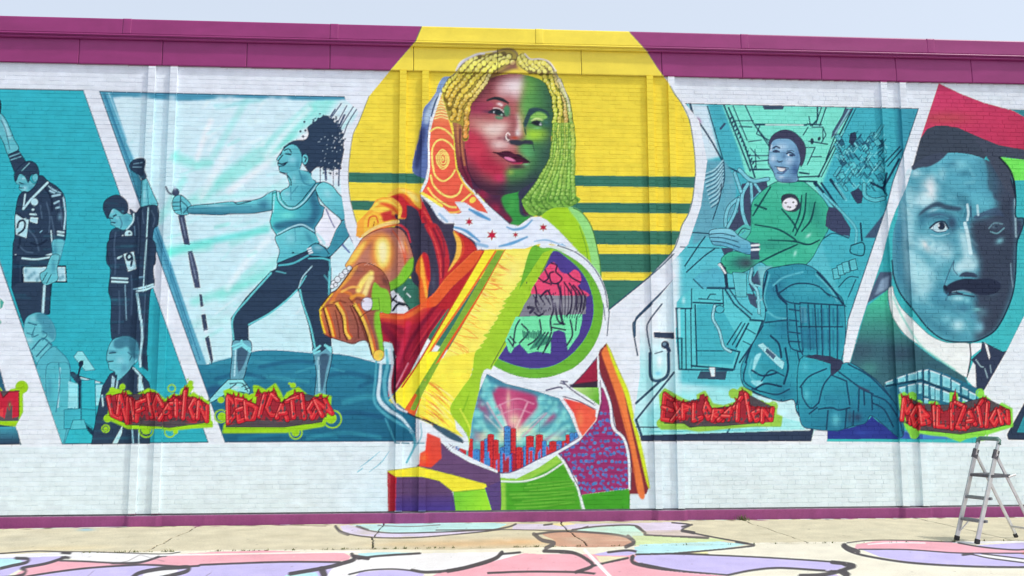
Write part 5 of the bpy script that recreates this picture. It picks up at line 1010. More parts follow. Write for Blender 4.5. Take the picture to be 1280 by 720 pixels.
def tag(word, out, base, top, bot, dots=(), rings=(), lime=LIME):
    f(lime, out, 0); 
    pts = _cr(_pts(out), True, 1)
    _strk(np.concatenate([_pts(out), _pts(out)[:1]]), 4.2, lime, 1, .9)
    for x, y, r in dots:
        b(lime, x, y, r, r, 1, 0, 1)
    for x, y, r in rings:
        for t in (1,):
            th = np.linspace(0, 2 * math.pi, 22)
            l(lime, 1.4, np.stack([x + r * np.cos(th), y + r * np.sin(th)], 1).ravel(), .9)
    f((92, 84, 90), base, 0, o=(60, 40, 50), ow=.7)
    tp = np.array(top.split(), float).reshape(-1, 2)
    bt = np.array(bot.split(), float).reshape(-1, 2)
    f((170, 50, 64), np.concatenate([tp, bt[::-1]]).ravel(), 0)
    x0, x1 = tp[0, 0], tp[-1, 0]
    n = len(word)
    w = (x1 - x0) / n
    for i in range(int(n * 2.2)):                       # spikes along the upper and lower edge
        x = x0 + (x1 - x0) * RNG.random()
        yt = np.interp(x, tp[:, 0], tp[:, 1]); yb = np.interp(x, bt[:, 0], bt[:, 1])
        hh = (yb - yt) * RNG.uniform(.08, .24)
        f((204, 46, 60), [x - w * .24, yt + hh * .5, x + RNG.normal() * w * .2, yt - hh * .8, x + w * .22, yt + hh * .6], 0, o=(96, 26, 40), ow=.6)
        f((84, 76, 82), [x - w * .3, yb - 2, x + RNG.normal() * w * .2, yb - hh * 1.2, x + w * .3, yb - 2], 0, a=.8)
    for i, ch in enumerate(word):
        a, c = x0 + (i + .04) * w, x0 + (i + .96) * w
        lean = RNG.normal(0, .12) * w
        for ps in FONT[ch]:
            q = []
            for (u, v) in ps:
                x = a + (c - a) * u + lean * (.5 - v) * 2
                yt = np.interp(x, tp[:, 0], tp[:, 1]); yb = np.interp(x, bt[:, 0], bt[:, 1])
                q += [x + RNG.normal() * w * .09, yt + (yb - yt) * (.10 + .80 * v) + RNG.normal() * (yb - yt) * .05]
            q = np.array(q)
            k = w / ZF[2]
            l((74, 24, 36), min(k * .62, 7), q, .9, sm=0); l((212, 46, 60), min(k * .46, 5.4), q, 1, sm=0)
            q2 = q.copy(); q2[0::2] -= .09 * w; q2[1::2] -= .07 * w
            l((242, 96, 88), .9, q2, .7, sm=0)
            l((250, 150, 140), .5, q2[:4], .6, sm=0)
        for _ in range(3):
            x = a + (c - a) * RNG.random(); yt = np.interp(x, tp[:, 0], tp[:, 1]); yb = np.interp(x, bt[:, 0], bt[:, 1]); y = yt + (yb - yt) * RNG.uniform(.2, .9)
            f((92, 82, 88), [x, y - w * .2, x + w * .16, y, x + w * .02, y + w * .26, x - w * .12, y + w * .05], 0, a=.9)
    l((120, 30, 44), .8, tp.ravel(), .8, sm=0)
z(125, 470, 8.473)
tag('UNIFICATION', '80 195 130 140 210 150 240 170 300 165 370 240 420 190 510 145 570 160 650 230 690 262 780 200 850 220 870 150 950 90 975 120 930 190 945 225 990 190 1060 240 1140 280 1160 470 1180 530 990 540 740 565 640 540 300 540 200 490 90 440 110 330',
    '120 200 570 180 690 280 800 210 1130 290 1140 495 900 525 730 548 640 535 430 520 310 515 125 430', '108 205 200 180 290 195 350 255 415 250 500 175 580 170 690 275 790 205 860 230 880 150 940 118 925 235 985 215 1130 290', '115 400 320 512 420 460 560 470 700 480 800 470 930 500 1140 495',
    ((238, 110, 32), (80, 440, 42), (130, 140, 30), (960, 75, 30), (930, 38, 10), (60, 550, 22), (490, 560, 55), (800, 590, 28), (1160, 505, 38), (1070, 240, 30)), ((60, 548, 38), (490, 570, 74), (740, 590, 55), (760, 130, 38)))
z(270, 470, 8)
tag('DEDICATION', '90 160 130 145 280 200 300 190 400 270 385 110 420 115 500 160 590 95 640 180 670 260 720 180 760 160 820 130 900 200 900 260 960 230 1040 195 1140 220 1130 340 1100 440 1070 500 700 560 80 560 90 500 160 400 120 260',
    '110 170 300 240 420 290 600 190 660 280 820 170 1040 220 1110 260 1060 470 680 520 100 515', '105 175 200 205 270 220 290 235 400 290 415 150 470 185 505 180 585 145 605 205 660 280 740 205 825 165 885 195 890 270 1045 215 1125 245', '95 500 200 480 300 445 480 450 640 460 720 455 880 440 1055 450 1110 410',
    ((50, 240, 34), (60, 410, 44), (770, 100, 30), (735, 80, 14), (795, 570, 42), (1150, 430, 56), (365, 215, 36)), ((50, 405, 62), (797, 575, 62), (1165, 440, 88)))
z(820, 470, 7.11)
tag('EXPLORATION', '40 180 80 130 240 220 300 240 380 230 375 180 430 150 500 260 600 280 720 240 700 170 760 110 840 150 840 250 960 250 1060 260 1060 350 1110 370 1100 440 880 440 640 460 560 470 380 490 270 470 50 470 20 430 60 380',
    '65 150 240 240 420 200 500 290 700 270 790 150 1040 280 1040 410 600 450 380 455 300 465 250 430 75 430', '65 150 120 195 240 235 330 245 385 230 390 175 425 165 460 230 500 300 620 290 720 250 740 140 770 128 830 165 830 265 930 290 1035 280', '70 410 170 425 260 400 370 440 420 400 520 430 640 400 760 430 860 410 980 415 1045 405',
    ((690, 160, 46), (50, 430, 46), (935, 245, 30), (1080, 410, 40)), ((1042, 270, 36),), lime=(152, 204, 76))
z(1120, 480, 8)
tag('MOBILIZATION', '40 110 80 90 190 180 235 170 300 230 340 260 340 180 400 180 470 250 550 230 550 90 600 95 620 230 680 180 720 240 790 230 860 100 930 150 940 260 1000 240 1060 190 1150 240 1155 400 930 470 700 520 640 550 500 500 360 490 240 470 170 520 110 430 60 300',
    '70 110 240 180 380 200 600 200 880 120 1130 240 1140 385 930 440 640 490 250 455 105 390', '68 120 100 105 180 205 235 175 300 260 350 270 350 185 400 200 470 270 550 240 570 100 595 100 610 250 690 190 710 260 790 230 870 115 920 180 930 280 990 240 1070 215 1135 255', '105 385 230 465 260 400 400 430 520 450 650 460 780 420 930 430 1040 400 1140 385',
    ((850, 85, 34), (180, 500, 44), (655, 520, 34), (855, 490, 36), (160, 120, 50)), ((860, 495, 52), (840, 80, 36)), lime=(140, 220, 76))
z(0, 420, 5.143)
f((160, 212, 30), '-400 330 0 320 30 360 70 330 150 320 150 480 100 570 -40 550 -400 550', 0); b((160, 212, 30), 140, 320, 42, 42, 1, 0, 1); f((98, 92, 98), '-300 350 125 340 120 535 -300 530', 0); f((206, 44, 70), '-380 345 0 340 20 385 60 345 122 345 122 505 80 515 80 430 60 470 45 440 30 520 0 480 -380 500', 0); f((226, 70, 76), '0 460 20 450 20 510 0 500', 0); b((110, 120, 90), 62, 435, 14, 30, .9); b((150, 140, 90), 62, 430, 5, 8, 1, 0, 1); l((110, 24, 44), .9, '0 340 20 385 60 345 122 345 122 505', .9, sm=0)
f(((0, 560, 70, 170, 190), (0, 680, 54, 74, 100)), '-400 575 95 570 115 600 135 682 -400 682', 0)
# ---------- paint and wear on the ground (below the wall)
CONC = (214, 205, 176); CREAM = (238, 232, 212); PINK = (240, 172, 184); LAV = (198, 188, 236); OUT = (84, 78, 82); WG = (240, 238, 238); CYA = (186, 232, 236)
z(0, 0, 1)
f((150, 74, 124), '-240 641 0 641 320 642 560 642 800 639 1040 633.6 1280 628.5 1520 622 1520 640 1280 643 1040 648.5 880 651.5 560 655.5 320 657.5 0 657 -240 657', 0)
f(CONC, '-240 657.2 0 657.2 320 657.6 560 655.8 880 651.8 1040 648.8 1280 643.2 1520 640 1520 668 1280 672 1000 678 800 683 560 690 300 688 0 690 -240 690', 0)
f(CREAM, '-240 690 0 690 300 688 560 690 800 683 1000 678 1280 672 1520 668 1520 820 -240 820', 0)
z(0, 620, 4)
b((226, 206, 160), 300, 250, 300, 14, .5); b((196, 190, 168), 100, 200, 200, 20, .4); b((140, 190, 214), 430, 160, 46, 8, .8)
# parking-lot art, left
f(WG, '-960 270 0 275 310 270 480 275 800 292 830 300 700 330 560 330 400 312 340 300 0 310 -960 320', 0)
f(LAV, '-960 300 100 292 310 290 330 300 250 330 100 350 0 400 0 800 -960 800', 0); f(CYA, '-300 300 40 296 110 312 90 330 0 345 -300 350', 1)
f(PINK, '40 400 130 345 260 312 400 315 580 330 700 332 830 292 1100 280 1300 278 1300 800 -300 800', 0)
f(LAV, '60 800 100 390 400 355 640 340 760 342 960 355 1300 338 1900 336 1900 470 800 800', 0)
f(WG, '690 420 720 385 800 365 880 362 890 375 830 400 740 430', 0)
for s, w in (('-200 280 100 265 200 262 340 270', 1.2), ('310 272 350 275', 4), ('80 295 140 300 130 318 60 332 0 345', 4), ('-200 400 80 385 130 360 110 345 230 325 330 295', 3.6), ('310 296 345 298', 3.6), ('300 312 420 318 580 330', 1.6), ('560 330 700 328 800 300 830 297', 3), ('0 410 150 385 400 355 640 342 760 342 940 355', 1.8), ('650 410 700 380 800 362 880 358 940 355 935 375 860 395 740 420', 5), ('940 352 1120 345 1300 338 1500 332', 1.8), ('340 268 480 272 800 288 900 280', .9)):
    l(OUT, w, s, .95)
l(WG, 1.4, '800 294 1300 292 1720 294', .95)
# middle
z(300, 620, 4)
f(PINK, '-200 290 100 275 300 285 520 292 555 310 540 332 300 335 -200 345', 0); f(LAV, '-200 345 200 335 500 340 440 370 250 395 -200 420', 0); f(CYA, '590 295 700 290 900 292 640 320 600 318', 0); f(CYA, '230 400 380 388 400 420 200 430', 0)
f(WG, '440 400 470 360 560 330 700 310 900 296 1280 290 1400 294 1340 320 1220 350 1000 390 900 385 760 375 600 390 560 420 440 420', 0); f(PINK, '990 395 1220 350 1420 296 1500 300 2000 300 2060 340 1950 400 1900 440 900 440', 0); f(LAV, '600 395 700 380 850 380 920 400 900 440 560 440', 0)
for s, w in (('-200 345 200 335 500 338', 1.8), ('560 300 570 325 510 345 430 365 250 395', 5), ('410 375 420 400', 9), ('570 310 640 320', 5), ('590 322 700 308 900 296', 2), ('545 400 640 380 760 374 860 382', 2.2), ('860 380 920 390 1000 388', 4), ('1000 388 1120 370 1240 340 1310 300', 3.6), ('1310 300 1400 292', 2)):
    l(OUT, w, s, .95)
l((250, 246, 236), 1.2, '-200 294 300 290 600 286', .9)
# sidewalk art
f(CYA, '560 152 900 145 1280 145 1340 150 1280 175 1000 188 760 192 640 180', 0, a=.9); f((214, 204, 230), '500 158 540 152 600 165 640 182 760 196 1000 192 1280 180 1100 200 900 212 720 214 600 205 520 190', 0); l(OUT, 1.2, '480 165 520 190 600 208 720 218 900 216 1150 195 1300 178', .9); l(OUT, 4, '478 160 500 185 540 200', .8); l(OUT, 1.2, '600 160 640 180 760 194 1000 190 1300 176', .9); l(OUT, 3, '585 160 640 178', .8); l((120, 112, 108), .8, '690 156 850 162 1000 154', .8); l((150, 130, 120), .9, '250 150 430 158', .7); b((214, 170, 120), 1100, 250, 300, 22, .6); b((206, 176, 130), 800, 250, 200, 16, .4)
z(560, 620, 4)
f((218, 206, 232), '330 150 560 150 900 145 1160 136 1215 153 1168 176 1010 203 960 160 830 155 640 175 320 178', 0, a=.9); f((240, 224, 170), '500 150 600 140 640 150 560 160', 0); f((196, 236, 220), '640 180 760 160 930 155 980 200 930 250 800 200', 0, a=.9); f((206, 222, 166), '920 205 1300 214 1400 226 1300 240 930 255', 0); f((206, 160, 136), '470 200 560 190 760 192 900 215 920 240 860 262 560 262 530 230', 1); f((208, 190, 186), '980 180 1168 176 1222 194 1290 208 1010 205', 0, a=.8); b((222, 176, 126), 350, 240, 200, 22, .8); f(CYA, '940 290 930 262 1300 240 1520 240 1300 275 960 292', 0); f(LAV, '730 300 800 285 940 275 960 290 900 305 760 306', 0); f((236, 226, 170), '1120 292 1300 284 1300 296 1130 296', 0); f((236, 226, 190), '740 310 900 312 800 345 760 340', 0)
for s, w in (('-60 180 300 178 620 186', 1), ('190 186 300 165 340 150', 1.6), ('480 155 520 150', 1.6), ('430 200 470 230 530 245 490 270', 5), ('440 200 560 186 700 190 860 205 930 235 900 260', 2), ('900 210 930 240 890 262', 5), ('620 178 760 160 930 155 980 185', 1.4), ('940 160 985 190 1010 205 1300 215', 3), ('640 178 700 160', .9)):
    l((100, 92, 92), w, s, .9)
for s, w in (('270 292 230 325 100 365 0 385', 5), ('480 285 620 292 700 330 720 360 640 390', 4.4), ('560 292 640 295', 3), ('720 360 780 345 900 318', 3), ('800 290 900 280 960 290 1000 295', 3), ('920 315 930 345 1050 370 1300 395', 5), ('960 300 1100 294 1300 300', 3), ('200 395 400 388 640 390 760 400', 2)):
    l(OUT, w, s, .95)
f(LAV, '940 310 1100 300 1300 304 1300 390 1050 362 960 345', 1); f(PINK, '780 350 900 325 940 350 1100 378 1300 400 1300 440 700 440', 0); l(OUT, 4.6, '925 310 925 340 1000 360 1150 380 1300 396', .95); l((246, 244, 244), 4, '685 280 800 400 860 460', 1, sm=0)
z(800, 620, 4)
f(LAV, '-20 305 150 300 400 305 700 312 1000 330 1030 350 980 370 700 360 560 375 440 400 200 385 0 345', 0); f(PINK, '-100 360 200 388 440 405 400 440 -100 440', 0); f(LAV, '900 400 960 385 1000 400 1000 440 880 440', 0)
for s, w in (('-20 300 150 296 400 302 700 314 1000 332 1060 350 1000 372', 2.2), ('1020 340 1060 350 980 380 900 395 800 400', 5), ('1000 375 1040 400', 6), ('440 400 560 375 700 362 900 372 980 375', 2), ('0 345 200 380 440 400', 2.2), ('-20 300 160 294 440 268 570 252', 1.6), ('480 235 570 248 540 256', 2.6), ('160 140 250 150 210 175 260 190 390 215 540 240', 1.4), ('210 160 260 150', 2.4), ('210 180 270 190', 4)):
    l((84, 78, 82), w, s, .95)
f(CYA, '-20 295 160 290 420 266 530 248 400 232 0 250', 0, a=.9); f((206, 222, 166), '-20 205 200 215 390 225 200 240 -20 250', 0, a=.9)
z(1040, 620, 5.33)
f(PINK, '150 350 160 320 300 295 500 290 800 298 950 320 1280 340 1500 345 1500 368 1280 362 900 370 500 352', 0); f(LAV, '200 355 500 354 900 370 1280 365 1500 372 1500 440 1280 455 900 452 500 430 320 400', 0); f(LAV, '950 315 1280 290 1500 285 1500 330 1280 335 1100 335', 0); f(WG, '930 375 1100 378 1280 400 1400 420 1280 422 1080 405', 0); f((226, 150, 90), '1255 365 1290 345 1290 375', 0); f(WG, '620 290 820 292 1280 282 1280 290 900 305', 0); f(LAV, '-40 445 60 450 80 470 -40 500', 0)
for s, w in (('90 320 90 350 200 390 500 435 900 455 1280 455 1500 445', 2), ('80 330 110 350 170 370', 7), ('100 310 250 292 500 288 820 295', 1), ('180 352 500 350 800 366 1000 366 1280 362', 1.2), ('840 300 1000 325 1200 340 1300 335', 1.4), ('870 380 940 370', 3), ('930 375 1060 400 1280 425', 1.2), ('1000 370 1280 400', 1.2), ('0 440 100 450 150 465 80 490 110 520', 5)):
    l(OUT, w, s, .95)
l(WG, 1, '240 318 400 305 620 304', .9)
# ragged paint edge of the band on the slab, grime in the corner
z(0, 0, 1)
for i in range(90):
    x = RNG.uniform(-230, 1500)
    yb_ = np.interp(x, [0, 320, 560, 880, 1280], [657, 657.4, 655.6, 651.6, 643])
    b([(150, 74, 124), (120, 104, 90), (96, 84, 74)][i % 3], x, yb_ + RNG.uniform(0, 1.2), RNG.uniform(2, 10), RNG.uniform(.4, .9), .75)
# cracks, stains, scuffs
z(0, 620, 4)
for s in ('820 325 700 290 640 320 560 335', '470 365 430 400', '1030 400 1055 385'):
    l((120, 110, 110), .6, s, .6, sm=0)
for i in range(260):
    x, y = RNG.uniform(-200, 1480), RNG.uniform(659, 718)
    z(0, 0, 1); b([(120, 110, 100), (244, 240, 230), (90, 86, 80)][i % 3], x, y, RNG.uniform(.5, 1.6), RNG.uniform(.3, .6), RNG.uniform(.2, .6))
for i in range(60):
    x = RNG.uniform(-200, 1480)
    b([(190, 180, 150), (228, 220, 196)][i % 2], x, RNG.uniform(660, 684), RNG.uniform(8, 40), RNG.uniform(1, 3), .3)
b((60, 52, 56), 105, 655.5, 6, 1, .9); b((245, 245, 245), 122, 653, 1, 2.2, 1, 0, 1)
for x in (36, 50, 62, 72, 88):
    l((226, 200, 190), .7, [x - 4, 655.5, x, 653.5, x + 4, 655.5], .8)
# brush-mottle over the whole mural, the uneven coat of a roller
def _streak(kx, ky, amp, seed):
    g = np.random.default_rng(seed)
    n = g.normal(0, 1, (CH // 2, CW // 2)).astype(np.float32)
    for ax, k in ((0, ky), (1, kx)):
        for _ in range(2):
            c = np.cumsum(n, ax); n = (np.roll(c, -k, ax) - np.roll(c, k, ax)) / (2 * k)
    n /= n.std() + 1e-6
    n = np.repeat(np.repeat(n, 2, 0), 2, 1)
    return 1 + amp * np.clip(n, -2.2, 2.2)[..., None]
CV *= _streak(9, 2, .011, 3)
CV *= _streak(3, 3, .008, 4)
CV *= _streak(30, 22, .010, 5)
np.clip(CV, 0, 1, out=CV)
# ================================================================== colours from the canvas
ALB = 1.0
def _box(a, k):
    for ax in (0, 1):
        c = np.cumsum(np.pad(a, [(k + 1, k) if i == ax else (0, 0) for i in range(3)], mode='edge'), ax, dtype=np.float64)
        n = a.shape[ax]
        a = ((c.take(range(2 * k + 1, n + 2 * k + 1), ax) - c.take(range(0, n), ax)) / (2 * k + 1)).astype(np.float32)
    return a
CV = np.clip(CV + .75 * (CV - _box(CV, 2)), 0, 1)            # crisp paint edges
_l = CV.mean(-1, keepdims=True)
CV = np.clip(CV - .06 * np.clip((.55 - _l) / .3, 0, 1), .03, 1)   # deep tones of the enamel
GALB = 0.79
_lin = np.where(CV <= 0.04045, CV / 12.92, ((np.clip(CV, 0, 1) + 0.055) / 1.055) ** 2.4).astype(np.float32)
_lin = (_lin + np.roll(_lin, 1, 0) + np.roll(_lin, 1, 1) + np.roll(np.roll(_lin, 1, 0), 1, 1)) * (0.25 * ALB)
def paint_at(P):
    x, y = paint_xy(P)
    u = np.clip((x - X0) * S, 0, CW - 1.01)
    v = np.clip((y - Y0) * S, 0, CH - 1.01)
    i, j = u.astype(int), v.astype(int)
    a, c = (u - i)[:, None].astype(np.float32), (v - j)[:, None].astype(np.float32)
    return (_lin[j, i] * (1 - a) + _lin[j, i + 1] * a) * (1 - c) + (_lin[j + 1, i] * (1 - a) + _lin[j + 1, i + 1] * a) * c

# ================================================================== materials
def mat(name, rough=0.6, attr=True, color=(0.5, 0.5, 0.5), n1=(6.0, 0.06), n2=(90.0, 0.05), bump=0.0, bscale=160.0, metal=0.0, spec=0.4, speck=None):
    m_ = bpy.data.materials.new(name)
    m_.use_nodes = True
    t = m_.node_tree
    bs = t.nodes['Principled BSDF']
    bs.inputs['Roughness'].default_value = rough
    bs.inputs['Metallic'].default_value = metal
    bs.inputs['Specular IOR Level'].default_value = spec
    if attr:
        src = t.nodes.new('ShaderNodeAttribute'); src.attribute_name = 'paint'; col = src.outputs['Color']
    else:
        src = t.nodes.new('ShaderNodeRGB'); src.outputs[0].default_value = (*color, 1); col = src.outputs[0]
    geo = t.nodes.new('ShaderNodeNewGeometry')
    def noisy(col, scale, amp, det=3.0):
        nz = t.nodes.new('ShaderNodeTexNoise'); nz.inputs['Scale'].default_value = scale; nz.inputs['Detail'].default_value = det
        t.links.new(geo.outputs['Position'], nz.inputs['Vector'])
        mr = t.nodes.new('ShaderNodeMapRange'); mr.inputs[1].default_value = .3; mr.inputs[2].default_value = .7
        mr.inputs[3].default_value = 1 - amp; mr.inputs[4].default_value = 1 + amp
        t.links.new(nz.outputs['Fac'], mr.inputs[0])
        mx = t.nodes.new('ShaderNodeVectorMath'); mx.operation = 'SCALE'
        t.links.new(col, mx.inputs[0]); t.links.new(mr.outputs[0], mx.inputs['Scale'])
        return mx.outputs[0]
    for n in (n1, n2):
        if n:
            col = noisy(col, *n)
    if speck:
        nz = t.nodes.new('ShaderNodeTexNoise'); nz.inputs['Scale'].default_value = speck[0]; nz.inputs['Detail'].default_value = 2
        t.links.new(geo.outputs['Position'], nz.inputs['Vector'])
        mr = t.nodes.new('ShaderNodeMapRange'); mr.inputs[1].default_value = .62; mr.inputs[2].default_value = .72; mr.inputs[3].default_value = 0; mr.inputs[4].default_value = speck[1]
        t.links.new(nz.outputs['Fac'], mr.inputs[0])
        mx = t.nodes.new('ShaderNodeMix'); mx.data_type = 'RGBA'
        t.links.new(mr.outputs[0], mx.inputs[0]); t.links.new(col, mx.inputs[6]); mx.inputs[7].default_value = (*speck[2], 1)
        col = mx.outputs[2]
    t.links.new(col, bs.inputs['Base Color'])
    if bump:
        nz = t.nodes.new('ShaderNodeTexNoise'); nz.inputs['Scale'].default_value = bscale; nz.inputs['Detail'].default_value = 4
        t.links.new(geo.outputs['Position'], nz.inputs['Vector'])
        bp = t.nodes.new('ShaderNodeBump'); bp.inputs['Strength'].default_value = bump; bp.inputs['Distance'].default_value = .004
        t.links.new(nz.outputs['Fac'], bp.inputs['Height']); t.links.new(bp.outputs[0], bs.inputs['Normal'])
    return m_
M_BRICK = mat('painted_brick', .7, bump=.35, bscale=120, spec=.15)
M_MORTAR = mat('painted_mortar', .8, bump=.3, spec=.15)
M_METAL = mat('painted_sheet_metal', .38, n1=(1.5, .05), n2=(30, .02))
M_BAND = mat('painted_concrete_band', .7, n1=(4, .08), n2=(60, .08), bump=.4)
M_SLAB = mat('sidewalk_concrete', .85, n1=(3.0, .10), n2=(45, .12), bump=.6, bscale=200, speck=(60, .5, (.16, .14, .11)))
M_LOT = mat('painted_asphalt', .8, n1=(2.5, .06), n2=(120, .09), bump=.9, bscale=220, speck=(75, .35, (.12, .11, .11)))
M_ASPH = mat('asphalt', .9, False, (.055, .055, .058), (.3, .2), (40, .25), bump=.6)
M_JOINT = mat('joint_dirt', .95, False, (.05, .045, .035), (8, .3), None)
M_SEAL = mat('grey_sealant', .8, False, (.10, .10, .11), (10, .3), None)
M_SHELL = mat('white_wall_paint', .7, False, (.72, .74, .76))
M_ROOF = mat('roof_membrane', .8, False, (.30, .30, .31))
M_ALU = mat('brushed_aluminium', .42, False, (.60, .60, .60), (12, .10), (140, .06), metal=.75)
M_GRIP = mat('green_grip', .5, False, (.10, .20, .17), (20, .25), None)
M_RUB = mat('black_rubber', .7, False, (.022, .022, .024), (30, .2), None)
M_GREY = mat('grey_plastic', .55, False, (.09, .09, .10), (20, .2), None)
M_TREAD = mat('grey_tread', .6, False, (.20, .22, .22), (30, .2), (200, .15))
M_WEED = mat('weed_leaf', .7, False, (.11, .13, .035), (40, .35), None)

# ================================================================== mesh helpers
def new_obj(name, me, material, parent=None, loc=None):
    o = bpy.data.objects.new(name, me)
    COL.objects.link(o)
    if material:
        me.materials.append(material)
    if parent:
        o.parent = parent
    if loc is not None:
        o.location = loc
    return o
def np_mesh(name, V, Q, C=None, tri=None):
    me = bpy.data.meshes.new(name)
    V = np.asarray(V, np.float32)
    Q = np.asarray(Q, np.int32)
    me.vertices.add(len(V)); me.vertices.foreach_set('co', V.ravel())
    me.loops.add(Q.size); me.loops.foreach_set('vertex_index', Q.ravel())
    me.polygons.add(len(Q))
    me.polygons.foreach_set('loop_start', np.arange(0, Q.size, Q.shape[1], dtype=np.int32))
    me.polygons.foreach_set('loop_total', np.full(len(Q), Q.shape[1], np.int32))
    me.update(calc_edges=True)
    if C is not None:
        at = me.color_attributes.new('paint', 'FLOAT_COLOR', 'POINT')
        at.data.foreach_set('color', np.concatenate([C, np.ones((len(C), 1), C.dtype)], 1).astype(np.float32).ravel())
    return me
def grid_idx(nu, nv, off=0):
    i, j = np.meshgrid(np.arange(nu), np.arange(nv), indexing='ij')
    a = (i * (nv + 1) + j).ravel()
    return np.stack([a, a + nv + 1, a + nv + 2, a + 1], 1) + off
def front_grid(xs, zs, y):
    """vertical sheet facing -y"""
    X, Z = np.meshgrid(xs, zs, indexing='ij')
    return np.stack([X.ravel(), np.full(X.size, y) if np.isscalar(y) else y.ravel(), Z.ravel()], 1), grid_idx(len(xs) - 1, len(zs) - 1)
def boxmesh(name, x0, x1, y0, y1, z0, z1, C=None, bev=0.0):
    V = np.array([(x, y, zz) for x in (x0, x1) for y in (y0, y1) for zz in (z0, z1)], float)
    Q = np.array([(0, 1, 3, 2), (4, 6, 7, 5), (0, 4, 5, 1), (2, 3, 7, 6), (0, 2, 6, 4), (1, 5, 7, 3)])
    return np_mesh(name, V, Q, C)
def lab(o, label=None, cat=None, group=None, kind=None):
    for k, v in (('label', label), ('category', cat), ('group', group), ('kind', kind)):
        if v:
            o[k] = v
    return o
def empty(name, loc):
    o = bpy.data.objects.new(name, None)
    o.empty_display_size = .2
    COL.objects.link(o)
    o.location = loc
    return o

# ================================================================== ground, lot, sidewalk
XL, XR = -9.1, 12.3
lab(new_obj('ground', np_mesh('ground', [(-600, -600, -.03), (600, -600, -.03), (600, 600, -.03), (-600, 600, -.03)], [(0, 1, 2, 3)]), M_ASPH), kind='structure')
YE = -2.62
def ground_sheet(xs, ys, zz=0.0):
    X, Y = np.meshgrid(xs, ys, indexing='ij')
    return np.stack([X.ravel(), Y.ravel(), np.full(X.size, zz)], 1), grid_idx(len(xs) - 1, len(ys) - 1)
V1, Q1 = ground_sheet(np.linspace(-8.6, 11.8, 1420), np.concatenate([np.linspace(-6.4, -4.9, 22), np.linspace(-4.86, YE, 62)]), -.004)
C1 = paint_at(V1) * GALB
V2, Q2 = ground_sheet(np.linspace(-8.6, 11.8, 60), np.linspace(-30, -6.4, 60), -.004)
k = np.sin(V2[:, 0] * .9 + 2 * np.sin(V2[:, 1] * .7)) + np.sin(V2[:, 1] * 1.1 + V2[:, 0] * .4)
pal = np.array([(.78, .42, .46), (.57, .50, .84), (.86, .80, .66), (.84, .84, .84)]) * GALB
C2 = pal[np.clip(((k + 2) / 4 * 4).astype(int), 0, 3)]
lot = new_obj('parking_lot', np_mesh('parking_lot', np.concatenate([V1, V2]), np.concatenate([Q1, Q2 + len(V1)]), np.concatenate([C1, C2])), M_LOT)
lab(lot, kind='structure')
side = lab(new_obj('sidewalk', np_mesh('sidewalk', [(XL, YE - .02, -.016), (XR, YE - .02, -.016), (XR, .02, -.016), (XL, .02, -.016)], [(0, 1, 2, 3)]), M_JOINT), kind='structure')
JX = [XL, -6.1, -3.48, -.855, 1.735, 4.46, 7.09, 9.75, XR]
ysl = np.linspace(YE, -.026, 60)
jag = []
for i, jx in enumerate(JX):
    w_ = np.cumsum(RNG.normal(0, .007, 60)); w_ -= np.linspace(w_[0], w_[-1], 60)
    jag.append(jx + w_)
for i in range(len(JX) - 1):
    n = int((JX[i + 1] - JX[i]) / .014)
    u = np.linspace(0, 1, n)[:, None]
    xa, xb = jag[i][None, :] + .013, jag[i + 1][None, :] - .013
    X = xa + (xb - xa) * u
    edge = np.interp(X[:, :1], np.linspace(XL, XR, 900), .02 * np.cumsum(np.concatenate([RNG.normal(0, .14, 450), RNG.normal(0, .14, 450)])) * .25)
    Y = np.repeat(ysl[None, :], n, 0)
    Y = Y + np.clip(np.abs(edge), 0, .03) * ((Y - (-.026)) / (YE + .026))
    tilt = RNG.normal(0, .0012)
    Z = 0.0 + tilt * (X - JX[i]) - .003 + RNG.normal(0, .0008)
    V = np.stack([X.ravel(), Y.ravel(), Z.ravel()], 1)
    Q = grid_idx(n - 1, 59)
    C = paint_at(V) * GALB
    a = np.arange(n) * 60
    rim = np.concatenate([a, (n - 1) * 60 + np.arange(1, 60), a[::-1][1:] + 59, np.arange(58, 0, -1)])
    Vb = V[rim].copy(); Vb[:, 2] = -.028
    nb = len(rim); r2 = np.roll(np.arange(nb), -1)
    Qs = np.stack([rim, np.arange(nb) + len(V), r2 + len(V), rim[r2]], 1)
    new_obj('slab', np_mesh('slab', np.concatenate([V, Vb]), np.concatenate([Q, Qs]), np.concatenate([C, C[rim] * .5])), M_SLAB, side)

# ================================================================== the building
bld = empty('brick_building', (1.6, 0, 0))
lab(bld, 'long brick building with painted figures between white strips and magenta metal fascia', 'building')
def bpart(name, me, material, kind=None, parent=None):
    o = new_obj(name, me, material, parent or bld)
    if (parent or bld) is bld:
        o.matrix_parent_inverse = Matrix.Translation((-1.6, 0, 0))
    if kind:
        o['kind'] = kind
    return o
# mortar sheet = the wall itself
YM = .0025
xs = np.concatenate([np.arange(XL, -6.9, .06), np.arange(-6.9, 9.6, .026), np.arange(9.6, XR + .03, .06)])
zs = np.arange(.15, Z_FB + .06, .0253)
V, Q = front_grid(xs, zs, YM)
wall = bpart('wall', np_mesh('wall', V, Q, paint_at(V) * .985), M_MORTAR)
bpart('shell', boxmesh('shell', XL + .02, XR - .02, .03, 16, 0, 7.40), M_SHELL)
bpart('roof', boxmesh('roof', XL, XR, .06, 16.05, 7.402, 7.46), M_ROOF)
